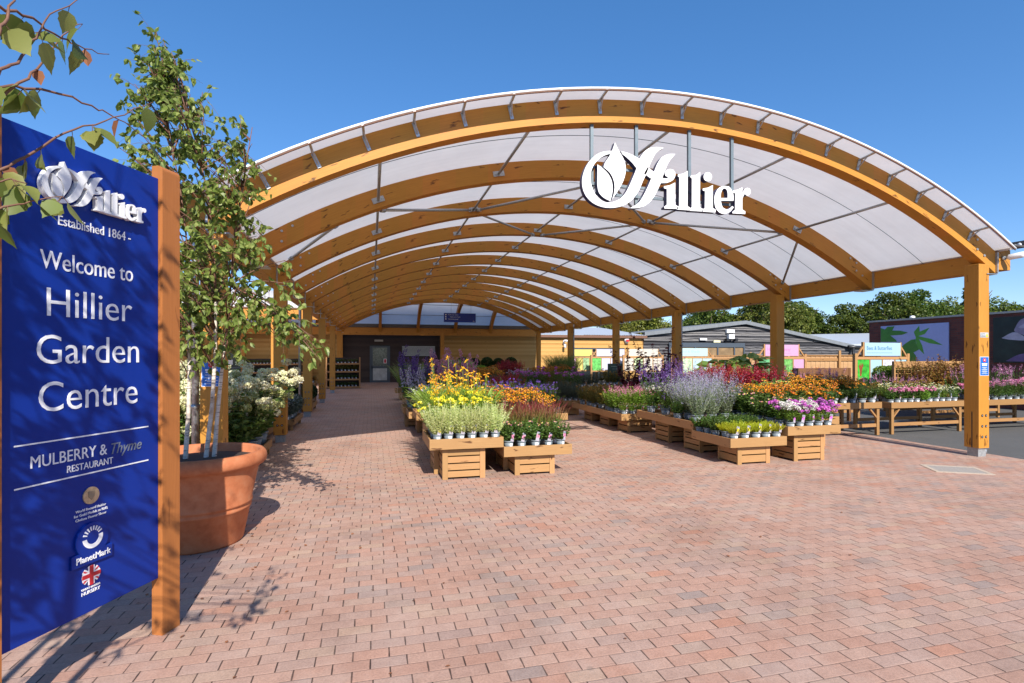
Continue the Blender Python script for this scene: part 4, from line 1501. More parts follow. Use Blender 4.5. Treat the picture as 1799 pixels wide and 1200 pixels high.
into(vault(-15, -2.12, 28.2, 35.3).build("roof", ROOFSKIN), rear)
into(vault(-2.12, 11.35, 32.46, 35.3).build("roof", ROOFSKIN), rear)
b = MB()                                            # the part of its front slope that rises above the long roof
for i in range(50):
    for j in range(24):
        xa, xb = -2.12 + 13.47 * i / 50, -2.12 + 13.47 * (i + 1) / 50
        ya, yb = 28.2 + 4.26 * j / 24, 28.2 + 4.26 * (j + 1) / 24
        xm, ym = (xa + xb) / 2, (ya + yb) / 2
        zm = CZ + math.sqrt(max(.1, (RO + .012) ** 2 - (xm - CX) ** 2))
        if vz(ym) > zm + .03 or xm > 10.45:
            b.face([(xa, ya, vz(ya)), (xb, ya, vz(ya)), (xb, yb, vz(yb)), (xa, yb, vz(yb))], 0, None, True)
into(b.build("roof", ROOFSKIN), rear)
b = MB()                                            # closed end of the vault above the eave
n = 24
for k in range(n):
    ya, yb = 28.2 + 7.1 * k / n, 28.2 + 7.1 * (k + 1) / n
    b.face([(11.35, ya, 3.72), (11.35, yb, 3.72), (11.35, yb, vz(yb)), (11.35, ya, vz(ya))])
into(b.build("gable_end", ROOFSKIN), rear)
def vrib(x, y0, y1):
    b = MB()
    n = 14
    q = [y0 + (y1 - y0) * k / n for k in range(n + 1)]
    w = .09
    for k in range(n):
        a, c = q[k], q[k + 1]
        ti, to = vz(a, VR - .32), vz(a, VR - .012)
        ui, uo = vz(c, VR - .32) if abs(c - VY) < VR - .32 else ti, vz(c, VR - .012)
        b.face([(x - w, a, ti), (x - w, c, ui), (x - w, c, uo), (x - w, a, to)], 0, [(a, ti), (c, ui), (c, uo), (a, to)])
        b.face([(x + w, c, ui), (x + w, a, ti), (x + w, a, to), (x + w, c, uo)], 0, [(c, ui), (a, ti), (a, to), (c, uo)])
        b.face([(x - w, a, ti), (x + w, a, ti), (x + w, c, ui), (x - w, c, ui)], 0, [(a, 0), (a, .18), (c, .18), (c, 0)])
    return into(b.build("vault_rib", GLULAM), rear)


for x in (-1.75, .55, 2.95, 5.4, 7.8):
    vrib(x, 32.46, 35.29)
for x in (-14.6, -12.2, -9.8, -7.4, -5.0, -2.6):
    vrib(x, 28.25, 35.29)
b = MB(); b.box(-15, -2.12, 28.02, 28.2, 3.52, 4.02); b.box(-15, -2.12, 27.96, 28.2, 4.03, 4.09, 1)
into(b.build("front_beam", [GLULAM, TWIG]), rear)
b = MB(); b.box(-15, 11.3, 35.3, 35.5, 3.08, 3.56)
into(b.build("rear_beam", GLULAM), rear)
b = MB(); b.box(-15, 11.3, 35.24, 35.5, 3.565, 3.79)
into(b.build("gutter", STEEL_DARK), rear)
for x in (-14.9, -7.5, -1.87, 4.54):
    b = MB(); b.box(x - .12, x + .12, 35.26, 35.295, 0, 3.08); b.box(x - .12, x + .12, 35.296, 35.5, 0, 3.075)
    into(b.build("post", GLULAM), rear)
for x in (-14.8, -9.0, -4.6):
    b = MB(); b.box(x - .11, x + .11, 28.03, 28.22, 0, 3.515)
    into(b.build("post", GLULAM), rear)
for y, z in ((33.4, 0), (34.5, 0)):
    b = MB(); b.tube([(-2.1, y, vz(y) - .1), (10.2, y, vz(y) - .1)], .022, 6)
    into(b.build("purlin_pipe", STEEL), rear)

# ---------------------------------------------------------------- timber building behind
shop = thing("timber_building", "long timber clad shop building closing the far end of the canopy", "building", (6, 36, 0))


def lap_wall(x0, x1, y, z0, z1, pitch, holes=(), lap=.018):
    """horizontal overlapping boards facing -Y; holes are (x0, x1, z0, z1)"""
    b = MB()
    z = z0
    while z < z1 - .001:
        zt = min(z + pitch, z1)
        segs = [(x0, x1)]
        for hx0, hx1, hz0, hz1 in holes:
            if zt > hz0 + .01 and z < hz1 - .01:
                segs = [q for a, c in segs for q in ((a, min(c, hx0)), (max(a, hx1), c)) if q[1] - q[0] > .01]
        for a, c in segs:
            b.face([(a, y - lap, z), (c, y - lap, z), (c, y, zt), (a, y, zt)])
            b.face([(a, y - lap, z), (a, y, z), (c, y, z), (c, y - lap, z)])
        z = zt
    return b


into(lap_wall(-16, -1.87, 36, 0, 3.45, .145).build("wall", CLAD), shop)
into(lap_wall(-1.87, 4.44, 36.15, 0, 3.45, .19, ((-.10, 1.20, 0, 2.4),)).build("porch_wall", CLAD_DARK), shop)
into(lap_wall(4.44, 19.6, 36, 0, 3.22, .145, ((14.1, 18.1, 0, 2.30),)).build("wall", CLAD), shop)
b = MB()
b.box(-1.9, -1.84, 35.9, 36.2, 0, 3.4); b.box(4.41, 4.47, 35.9, 36.2, 0, 3.4)
into(b.build("corner_trim", CLAD_DARK), shop)
b = MB()
for k in range(86):
    x = 11.4 + k * .098
    z0, z1 = 3.24 + (.025 if k % 2 else 0), 4.25 + (.025 if k % 2 else 0)
    x1 = x + .098
    za, zb = 3.24 + (0 if k % 2 else .025), 4.25 + (0 if k % 2 else .025)
    b.face([(x, 35.75, z0), (x1, 35.75, za), (x1, 44, zb), (x, 44, z0 + 1.01)])
into(b.build("corrugated_roof", ROOFMETAL), shop)
b = MB(); b.box(11.4, 19.8, 35.72, 35.98, 3.05, 3.235)
into(b.build("fascia_board", TWIG), shop)
b = MB(); b.box(-16, 19.6, 36.25, 44, 0, 3.2)
into(b.build("inner_block", BLACK), shop)
d = MB()
for (x0, x1, z0, z1) in ((-.10, 0, 0, 2.4), (1.10, 1.20, 0, 2.4), (0, 1.10, 2.28, 2.4), (0, 1.10, 0, .14), (0, 1.10, .92, 1.08), (.0, .10, .14, 2.28), (1.0, 1.10, .14, 2.28)):
    d.box(x0, x1, 36.05 if z1 - z0 > 2 and (x0 < -.05 or x1 > 1.15) else 36.07, 36.12, z0, z1)
dr = into(d.build("door", DOORGREY), shop)
d = MB(); d.box(.10, 1.0, 36.09, 36.10, 1.08, 2.28); d.box(.10, 1.0, 36.09, 36.10, .14, .92, 1)
o = d.build("door_glass", [plain("reflecting_glass", (.16, .18, .15), .12, 0, .4, 8), plain("pale_lower_glass", (.42, .43, .42), .15, 0, .25, 5)]); o.parent = dr
d = MB()
for k in range(-14, 16):
    x = .10 + k * .085
    for sg in (1, -1):
        a, c = (x, 1.08), (x + 1.2, 2.28)
        a, c = (list(a), list(c))
        if sg < 0: a, c = [x, 2.28], [x + 1.2, 1.08]
        def cut(p, q):
            if p[0] < .10:
                t = (.10 - p[0]) / (q[0] - p[0]); p = [.10, p[1] + (q[1] - p[1]) * t]
            if q[0] > 1.0:
                t = (1.0 - p[0]) / (q[0] - p[0]); q = [1.0, p[1] + (q[1] - p[1]) * t]
            return p, q
        if c[0] <= .11 or a[0] >= .99: continue
        a, c = cut(a, c)
        d.bar((a[0], 36.085, a[1]), (c[0], 36.085, c[1]), .012, .006)
o = d.build("door_lattice", BLACK); o.parent = dr
d = MB(); d.box(.78, .98, 36.075, 36.085, 1.25, 1.55); d.box(.81, .95, 36.072, 36.0745, 1.28, 1.52, 1)
o = d.build("door_notice", [WHITE_PRINT, RED]); o.parent = dr
b = MB()
b.box(1.95, 4.17, 36.06, 36.13, 1.70, 2.42)
for k in range(9):
    b.box(1.98, 4.14, 36.02, 36.058, 1.74 + k * .075, 1.785 + k * .075, 1)
into(b.build("louvre_vent", [BLACK, plain("louvre_aluminium", (.42, .44, .45), .4, .4)]), shop)
b = MB(); b.box(.2, .75, 36.0, 36.11, 2.68, 2.80)
into(b.build("bulkhead_lamp", plain("lamp_housing", (.45, .42, .36), .4)), shop)
b = MB()
b.box(14.1, 18.1, 36.1, 36.14, 0, 2.30)
b.box(14.1, 18.1, 36.0, 36.09, 2.22, 2.30, 1); b.box(16.0, 16.1, 36.0, 36.09, 0, 2.22, 1)
into(b.build("window", [GLASS_DARK, DOORGREY]), shop)
d = MB()
for (x0, x1, z0, z1) in ((-8.65, -8.55, 0, 2.2), (-7.75, -7.65, 0, 2.2), (-8.55, -7.75, 2.1, 2.2), (-8.55, -7.75, .0, .12), (-8.55, -7.75, .95, 1.05)):
    d.box(x0, x1, 35.9, 35.975, z0, z1)
d.box(-8.55, -7.75, 35.93, 35.95, .12, .95, 1); d.box(-8.55, -7.75, 35.93, 35.95, 1.05, 2.1, 1)
d.box(-8.5, -8.2, 35.92, 35.929, 1.2, 1.5, 2)
into(d.build("door", [DOORGREY, GLASS_DARK, WHITE_PRINT]), shop)

cc = thing("security_camera", "white twin security camera on the sunlit timber wall", "camera", (13.3, 35.9, 2.72))
b = MB(); b.box(-.06, .06, 0, .08, -.1, .12); b.tube([(0, 0, 0), (0, -.2, .02)], .03, 8); b.build("wall_bracket", WHITE, cc)
b = MB(); b.tube([(-.05, -.2, .10), (.25, -.35, .06)], .09, 10); b.tube([(0, -.2, -.15), (0, -.24, -.42)], .085, 10); b.build("camera_body", WHITE, cc)
ab = thing("alarm_box", "white alarm box with red badge under the metal roof", "alarm box", (18.2, 35.9, 2.85))
b = MB(); b.lathe([(0, -.22), (.10, -.2), (.2, 0), (.2, .14), (0, .14)], 6); b.build("housing", WHITE, ab)
b = MB(); b.box(-.12, .12, -.215, -.19, -.06, .10); b.build("badge", RED, ab)

# ---------------------------------------------------------------- black weatherboarded building with a low gable
barn = thing("weatherboard_building", "low gabled building in weathered black boards with grey roof edge", "building", (29, 36.5, 0))
GX = [(19.75, 3.50), (28.6, 4.52), (39.2, 2.66)]
def gz(x):
    for (a, z0), (c, z1) in zip(GX, GX[1:]):
        if a <= x <= c: return z0 + (z1 - z0) * (x - a) / (c - a)
b = MB()
z = 0.0
while z < 4.5:
    zt = z + .22
    xs = np.linspace(19.75, 39.2, 90)
    run = [x for x in xs if gz(x) > z + .02]
    if len(run) > 1:
        cuts = sorted([run[0], run[-1]] + [rnd.uniform(run[0], run[-1]) for _ in range(4)])
        for a, c in zip(cuts, cuts[1:]):
            n = max(1, int((c - a) / .5))
            yo = rnd.uniform(-.012, .012)
            pts = np.linspace(a, c - .004, n + 1)
            wv = [rnd.uniform(-.05, .03) for _ in pts]
            for i in range(n):
                p, q = pts[i], pts[i + 1]
                b.face([(p, 36.20 + yo, z + wv[i]), (q, 36.20 + yo, z + wv[i + 1]), (q, 36.31, min(zt + .03, gz(q))), (p, 36.31, min(zt + .03, gz(p)))])
                b.face([(p, 36.20 + yo, z + wv[i]), (p, 36.31, z + wv[i]), (q, 36.31, z + wv[i + 1]), (q, 36.20 + yo, z + wv[i + 1])])
    z = zt
into(b.build("wall", CLAD_BLACK), barn)
b = MB()
for (a, z0), (c, z1) in zip(GX, GX[1:]):
    b.face([(a, 36.0, z0 + .02), (c, 36.0, z1 + .02), (c, 48, z1 + .02), (a, 48, z0 + .02)])
    b.face([(a, 36.0, z0 - .26), (c, 36.0, z1 - .26), (c, 36.0, z1 + .02), (a, 36.0, z0 + .02)])
    b.face([(a, 36.0, z0 - .26), (a, 36.3, z0 - .26), (c, 36.3, z1 - .26), (c, 36.0, z1 - .26)])
into(b.build("roof", FELT), barn)
b = MB(); b.box(19.8, 39.1, 36.4, 47.8, 0, 2.6); into(b.build("inner_block", BLACK), barn)
b = MB(); b.tube([(39.0, 35.9, .0), (39.0, 35.9, 2.4)], .12, 8); b.tube([(38.5, 35.95, 2.5), (40.2, 35.9, 2.45)], .14, 8)
into(b.build("downpipe", BLACK), barn)
b = MB()
b.box(21.9, 28.4, 36.10, 36.14, .2, 2.42, 1)
for (x0, x1, z0, z1) in ((21.8, 28.5, 2.42, 2.75), (21.8, 21.95, .1, 2.42), (24.0, 24.12, .1, 2.42), (26.0, 26.1, .1, 2.42), (27.5, 27.6, .1, 2.42), (28.38, 28.5, .1, 2.42)):
    b.box(x0, x1, 36.02, 36.095, z0, z1)
into(b.build("window", [DOORGREY, plain("bronze_lit_glass", (.22, .14, .07), .15, 0, .3, 2)]), barn)
fl = thing("floodlight", "white floodlight fitting high on the black boarded gable", "lamp", (27.2, 36.1, 3.3))
b = MB(); b.box(-.35, .35, -.1, .1, .25, .5); b.box(-.25, .25, -.22, .08, -.22, .12); b.build("housing", WHITE, fl)
b = MB(); b.box(-.5, -.28, -.3, .0, -.4, -.2); b.box(.28, .5, -.3, .0, -.4, -.2); b.build("sensor", BLACK, fl)
for x, z in ((24.8, 3.02), (26.0, 2.85)):
    w_ = thing("wall_plate", "small %s plate on the black boards above the window" % ("white" if z > 3 else "cream"), "plate", (x, 36.1, z))
    b = MB(); b.box(-.3, .3, -.05, .1, -.07, .09); b.box(-.27, .27, -.06, -.051, -.04, .06); b.build("plate_face", WHITE if z > 3 else plain("cream_enamel", (.7, .66, .42), .5), w_)

lean = thing("metal_roofed_shed", "pale low shed with white metal roof beyond the black building", "building", (45, 40, 0))
b = MB(); b.box(39.4, 58, 38.6, 46, 0, 2.85); into(b.build("wall", CLAD_BLACK), lean)
b = MB(); b.face([(39.2, 38.2, 2.72), (58.2, 38.2, 3.4), (58.2, 47, 4.4), (39.2, 47, 3.9)]); b.face([(39.2, 38.2, 2.50), (58.2, 38.2, 3.0), (58.2, 38.2, 3.4), (39.2, 38.2, 2.72)])
into(b.build("roof", ROOFMETAL), lean)

# ---------------------------------------------------------------- dark brick wall with banners
bw = thing("brick_building", "dark red brick building side carrying two picture banners", "building", (20, 12, 0))
b = MB(); b.box(20.0, 28, -4, 17.65, 0, 3.10); into(b.build("wall", BRICKWALL), bw)
b = MB(); b.box(19.95, 28.05, -4.05, 17.72, 3.103, 3.17); into(b.build("coping", CONCRETE), bw)
b = MB(); b.lathe([(0, 0), (.10, 0), (.08, .08), (0, .1)], 10, (20.1, 15.9, 3.17)); into(b.build("roof_vent", WHITE), bw)

MBAN = frame((19.94, 17.09, 1.56), (0, -1, 0), (0, 0, 1))
ban = thing("leaf_banner", "lavender blue banner with green maple leaves on the brick wall", "banner", (19.97, 15.8, 1.5))
b = MB(); b.box(19.95, 19.99, 14.47, 17.09, 1.50, 2.92); into(b.build("backing", plain("lavender_print", (.44, .47, .76), .5, 0, .05)), ban)
def bz(px, py): return ((px - 293) / 720 * 2.62, -.06 + (560 - py - (px - 293) * .0) / (352 + (px - 293) / 720 * 36) * 1.42)
LEAF = [[(690, 320), (668, 265), (725, 203), (729, 262), (830, 223), (782, 285), (716, 306), (850, 335), (962, 395), (830, 376), (722, 336), (756, 400), (776, 486), (706, 420), (686, 345)],
        [(684, 336), (640, 342), (565, 388), (520, 430), (530, 500), (545, 556), (696, 556), (690, 500), (664, 468), (722, 440), (690, 372)],
        [(296, 300), (296, 225), (345, 240), (375, 212), (456, 208), (430, 250), (520, 252), (606, 270), (540, 292), (408, 300), (470, 342), (484, 364), (296, 364)]]
LG1, LG2 = plain("printed_leaf_green", (.06, .25, .03), .5, 0, .15, 6), plain("printed_leaf_mid_green", (.10, .36, .045), .5, 0, .15, 6)
for k, lf in enumerate(LEAF):
    o = flat("printed_leaf", [[bz(*q) for q in lf]], .004, MBAN @ Matrix.Translation((0, 0, -.009 + k * .002)), LG2 if k == 0 else LG1)
    into(o, ban)
ban = thing("flower_banner", "near black banner with pale magnolia petals on the brick wall", "banner", (19.97, 11, 1.5))
b = MB(); b.box(19.95, 19.99, 9.3, 13.05, 1.50, 2.98); into(b.build("backing", plain("dark_green_print", (.010, .022, .018), .5, 0, .6, 2)), ban)
MB2 = frame((19.94, 13.05, 1.5), (0, -1, 0), (0, 0, 1))
PT = [([(.25, .80), (.62, .98), (.95, .72), (.5, .74)], (.50, .44, .52)), ([(.62, 1.10), (.8, 1.38), (1.2, 1.42), (1.5, 1.2), (1.5, .72), (1.15, .70), (.85, .88), (.62, 1.0)], (.30, .24, .34)),
      ([(1.1, .80), (1.5, 1.38), (2.1, 1.2), (2.4, .8), (1.7, .6)], (.40, .33, .42)), ([(.42, .08), (.8, .28), (1.4, .30), (2.1, .12), (1.9, .04), (.5, .04)], (.16, .09, .22)), ([(.7, 1.12), (1.0, 1.3), (1.3, 1.28), (1.0, 1.1)], (.42, .36, .46))]
for k, (pl, c) in enumerate(PT):
    o = flat("printed_petal", [crv(pl, {0}, 6)], .004, MB2 @ Matrix.Translation((0, 0, -.009 + k * .0022)), plain("petal_print", c, .5, 0, .25, 5))
    into(o, ban)

# ---------------------------------------------------------------- information boards in the plant yard
def info_board(x, y, col, label, title=None, w=1.56, txt=(.03, .08, .25), pics=(), rz=0.0, h0=1.72, hh=.44):
    r_ = thing("information_board", label, "sign", (x, y, 0), rz)
    b = MB()
    W = w / 2
    for sx in (-1, 1):
        b.box(sx * (W + .35) - .05, sx * (W + .35) + .05, -.04, .06, 0, h0 + .08)
        b.box(sx * W - (.06 if sx < 0 else 0), sx * W + (.06 if sx > 0 else 0), -.03, .04, h0 - .02, h0 + hh + .02)
        b.bar((sx * (W + .30), 0, h0 - .02), (sx * (W + .05), 0, h0 + .30), .05, .05)
    b.box(-W - .30, W + .30, -.035, .05, h0 - .12, h0 - .03)
    b.box(-W - .30, W + .30, -.035, .05, h0 - .98, h0 - .90)
    for k in (-.5, 0, .5):
        b.box(k * (w + .6) / 2 - .025, k * (w + .6) / 2 + .025, -.03, .05, h0 - .90, h0 - .12)
    b.build("timber_frame", CRATE, r_)
    m = plain("printed_board", col, .5, 0, .02)
    b = MB(); b.box(-W, W, -.042, -.012, h0, h0 + hh); hd_ = b.build("header_panel", m, r_)
    pw = (w + .6) / 4 - .05
    for k in range(4):
        xc = -(w + .6) / 2 + (k + .5) * (w + .6) / 4
        b = MB()
        pm_ = plain("picture_print", pics[k], .5, 0, .55, 7) if k < len(pics) and pics[k] else m
        b.box(xc - pw / 2, xc + pw / 2, -.02, -.002, h0 - .90, h0 - .12)
        b.build("information_panel", pm_, r_)
    if title:
        T = frame((0, -.0425, 0), (1, 0, 0), (0, 0, 1))
        tm = plain("title_print", txt, .5)
        text("title", title, -W + .07, h0 + hh * .45, hh * .42, T, tm, hd_, .002, w * .70)
        for k, wd in ((0, .72), ):
            b = MB(); b.box(-W + .07, -W + .07 + w * wd, -.0435, -.0425, h0 + hh * .22, h0 + hh * .24); o = b.build("text_line", tm, hd_)
    return r_


ib = info_board(16.62, 14.2, (.34, .50, .58), "pale blue board with butterfly picture above the benches", "Bees & Butterflies", 1.52, (.03, .16, .34), ((.035, .33, .03), None, (.58, .55, .72), None))
o = flat("printed_butterfly", [[(-.10 + a, .08 + c) for a, c in ((-.04, -.22), (.02, -.20), (.05, .0), (.10, .14), (.04, .24), (.0, .10), (-.03, .24), (-.09, .10), (-.05, -.02))]], .002, frame((-.80, -.0205, 1.18), (1, 0, 0), (0, 0, 1)), plain("butterfly_print", (.22, .055, .02), .5, 0, .5, 30), ib)
for (a, c, q, m_) in ((.28, 1.36, .09, F_LILAC), (.36, 1.25, .07, F_LILAC), (.24, 1.08, .08, F_LILAC), (.36, 1.05, .06, F_LILAC), (.16, 1.16, .06, F_BROWN), (.20, 1.10, .05, F_BROWN)):
    flat("printed_flower", [[(a + q * (1 + .3 * math.cos(5 * t)) * math.cos(t), c + q * (1 + .3 * math.cos(5 * t)) * math.sin(t)) for t in np.linspace(0, 6.28, 30)[:-1]]], .002, frame((0, -.0205, 0), (1, 0, 0), (0, 0, 1)), m_, ib)
info_board(15.6, 17.6, (.56, .30, .45), "pink board behind the second timber post", "Hot & Sunny", 1.55, (.55, .18, .42), ((.10, .32, .14), None, (.14, .36, .09), None))
info_board(17.3, 26.2, (.40, .54, .54), "pale aqua board beyond the lavender coloured sage", "Cool & Shady", 1.9, (.30, .50, .50), (None, (.45, .62, .35), None, None))
info_board(16.35, 30.0, (.56, .50, .42), "cream board behind the dark red shrubs", None, 2.0, (.4, .3, .2), (None, (.45, .55, .3), None, None))
info_board(14.6, 31.0, (.48, .48, .58), "lilac white board crossed by a timber post", None, 1.9, (.4, .3, .5), ((.10, .40, .08), None, None, None))
info_board(13.3, 32.4, (.56, .50, .14), "yellow board by the sunlit timber wall", None, 1.25, (.4, .3, .1), ((.6, .35, .45), None, (.25, .40, .2), (.3, .45, .1)))

gb = thing("green_slate_board", "dark green board standing among the shaded plants", "sign", (9.3, 19.3, 0))
b = MB(); b.box(-.32, .32, -.02, .02, .70, 1.42); b.box(-.30, -.24, .021, .06, 0, .75); b.box(.24, .30, .021, .06, 0, .75); b.build("board_face", plain("green_slate", (.045, .075, .05), .6, 0, .2), gb)
b = MB(); b.box(-.2, .2, -.024, -.0205, 1.30, 1.32); b.box(-.14, .14, -.024, -.0205, 1.2, 1.215); b.build("chalk_line", plain("chalk", (.3, .34, .28), .8), gb)

# close boarded fence behind the boards
def fence(x0, y0, x1, y1, zt, label):
    f_ = thing("board_fence", label, "fence", (x0, y0, 0), math.atan2(y1 - y0, x1 - x0))
    Ln = math.hypot(x1 - x0, y1 - y0)
    b = MB()
    n = int(Ln / .11)
    for k in range(n):
        o_ = .006 if k % 2 else 0
        b.box(k * .11, k * .11 + .104, -.012 + o_, .01 + o_, .05, zt - .12)
    b.build("fence_boards", FENCEW, f_)
    b = MB(); b.box(0, Ln, -.045, -.013, zt - .34, zt - .22); b.box(0, Ln, -.05, .04, zt - .12, zt - .08); b.build("rail", CRATE2, f_)
    for k in range(int(Ln / 2.4) + 1):
        b = MB(); b.box(k * 2.4 - .05, k * 2.4 + .05, -.10, -.046, 0, zt + .1); b.build("post", CRATE, f_)
    return f_


fence(16.6, 18.4, 21.5, 18.0, 1.85, "close boarded timber fence beside the pink board")
fence(19.2, 27.5, 25.5, 25.0, 1.85, "longer close boarded fence in front of the black building")

# ---------------------------------------------------------------- trellis stands behind the benches
def trellis_stand(x0, x1, y, zt, label, m):
    t_ = thing("trellis_stand", label, "trellis", ((x0 + x1) / 2, y, 0))
    W = (x1 - x0) / 2
    b = MB(); b.box(-W, W, -.03, .03, zt - .20, zt); b.build("top_board", m, t_)
    b = MB()
    n = int(2 * W / .13)
    for k in range(n + 1):
        b.box(-W + k * 2 * W / n - .012, -W + k * 2 * W / n + .012, .0, .012, .72, zt - .2)
    for z in np.arange(.78, zt - .22, .13):
        b.box(-W, W, -.013, -.001, z - .012, z + .012)
    b.build("lattice", m, t_)
    for sx in (-1, 1):
        b = MB(); b.box(sx * (W + .035) - .03, sx * (W + .035) + .03, -.04, .04, 0, zt); b.build("post", m, t_)
    return t_


trellis_stand(10.5, 12.15, 11.35, 1.40, "brown trellis stand with solid top board behind the first bench", wood("shade_browned_timber", (.20, .095, .04), (.10, .04, .018), .6))  # shade on this stand is put into the wood colour as darker brown
trellis_stand(15.6, 18.4, 12.9, 1.55, "sunlit trellis stand with solid top board before the leaf banner", CRATE)
trellis_stand(19.3, 19.7, 22.5, 1.6, "small trellis stand at the far yard edge", CRATE)

# ---------------------------------------------------------------- notices and cameras on the near post
def notice(x0, x1, y, z0, z1, label, name="notice", body=None, bars=(), m=BLUE_NOTICE, icon=True):
    n_ = thing(name, label, "notice", ((x0 + x1) / 2, y, z0))
    w, h_ = (x1 - x0) / 2, z1 - z0
    b = MB(); b.box(-w, w, -.004, -.001, 0, h_); b.build("white_border", WHITE_PRINT, n_)
    b = MB(); b.box(-w + .006, w - .006, -.006, -.0045, .006, h_ - .006); b.build("printed_field", m, n_)
    F = frame((0, -.0062, 0), (1, 0, 0), (0, 0, 1))
    if icon:
        flat("warning_roundel", [[(.18 * h_ * math.cos(t) * .6, h_ * .82 + .18 * h_ * .6 * math.sin(t)) for t in np.linspace(0, 6.283, 25)[:-1]]], .0015, F, RED, n_)
        b = MB(); b.box(-.045 * h_, .045 * h_, -.0088, -.008, h_ * .80, h_ * .85); b.build("roundel_bar", WHITE_PRINT, n_)
    for (z, hw, t) in bars:
        b = MB(); b.box(-w * hw, w * hw, -.0078, -.0065, h_ * z, h_ * (z + t)); b.build("printed_line", WHITE_PRINT, n_)
    return n_


LINES = ((.60, .62, .05), (.52, .56, .05), (.43, .62, .014), (.39, .3, .014), (.33, .66, .014), (.29, .5, .014), (.22, .66, .014), (.18, .45, .014), (.10, .66, .014))
notice(9.92, 10.12, PY0, 1.375, 1.695, "blue notice with red roundel on the right timber post at head height", bars=LINES)
notice(-1.845, -1.645, PY0, 1.36, 1.66, "blue notice on the shaded timber post behind the birch stems", bars=LINES)
yw = thing("warning_plate", "small grey plate with yellow triangle on the tall post", "notice", (10.02, PY0, 2.02))
b = MB(); b.box(-.095, .095, -.004, -.001, 0, .085); b.build("plate_face", plain("grey_plate", (.42, .43, .43), .5), yw)
flat("yellow_triangle", [[(.03, .01), (.09, .01), (.06, .075)]], .0015, frame((0, -.0045, 0), (1, 0, 0), (0, 0, 1)), plain("warning_yellow", (.7, .5, .02), .5), yw)
text("plate_text", "CCTV", -.085, .05, .03, frame((0, -.0045, 0), (1, 0, 0), (0, 0, 1)), GREYTXT, yw, .001, .09)
text("plate_text", "IN OPERATION", -.09, .015, .026, frame((0, -.0045, 0), (1, 0, 0), (0, 0, 1)), GREYTXT, yw, .001, .115)

for (p, d, lab) in (((10.40, 6.62, 3.37), (.10, -.22, .03), "round white camera facing out under the beam end"), ((10.62, 6.60, 3.58), (.26, -.14, .05), "white bullet camera with dark lens beyond the beam end")):
    c_ = thing("security_camera", lab, "camera", p)
    dv = Vector(d).normalized()
    b = MB(); b.tube([(0, .04, 0), (0, 0, 0)], .035, 10); b.tube([(0, 0, 0), tuple(dv * .06)], .02, 8); b.build("mount", STEEL, c_)
    b = MB(); b.tube([tuple(dv * .03), tuple(dv * .05), tuple(dv * .20), tuple(dv * .24)], [.035, .048, .052, .044], 16); b.build("camera_body", WHITE, c_)
    b = MB(); b.tube([tuple(dv * .2405), tuple(dv * .246)], [.038, .032], 16); b.build("lens", BLACK if 'dark' in lab else plain("grey_lens", (.5, .5, .5), .3), c_)

# hanging blue direction sign deep inside
hs = thing("direction_sign", "blue direction board hung on wires deep under the canopy", "sign", (5.34, 33.0, 3.83))
b = MB(); b.box(-1.0, 1.0, -.03, .03, 0, .56); b.build("board_panel", plain("wayfinding_blue", (.010, .030, .24), .4, 0, .05), hs)
F = frame((0, -.031, 0), (1, 0, 0), (0, 0, 1))
for k, s_ in enumerate(("Garden centre entrance", "Mulberry & Thyme", "Toilets & baby change")):
    flat("direction_dot", [[(-.88 + .04 * math.cos(t), .46 - k * .135 + .04 * math.sin(t)) for t in np.linspace(0, 6.28, 15)[:-1]]], .002, F, WHITE_PRINT, hs)
    text("sign_text", s_, -.75 + (.13 if k == 1 else 0), .43 - k * .135, .085, F, WHITE_PRINT, hs, .002, .64)
text("sign_text", "Hillier", .80, .05, .07, F, WHITE_PRINT, hs, .002, .14)
b = MB(); b.tube([(-.55, 0, .56), (-.55, 0, 1.4)], .006, 4); b.tube([(.7, 0, .56), (.7, 0, 1.25)], .006, 4); b.build("hanging_wire", STEEL_GREY, hs)

mh = thing("manhole_cover", "recessed rectangular access cover framed in pale concrete on the paving", "cover", (8.49, 6.05, 0), -.55)
b = MB()
for q in ((-.36, .36, -.28, -.22), (-.36, .36, .22, .28), (-.36, -.30, -.22, .22), (.30, .36, -.22, .22)): b.box(*q, .0, .006)
b.build("concrete_frame", plain("frame_concrete", (.44, .36, .28), .85, 0, .15, 40), mh)
b = MB(); b.box(-.299, .299, -.219, .219, .0, .004)
b.build("cover_plate", plain("grey_cover", (.30, .27, .24), .8, 0, .25, 50), mh)

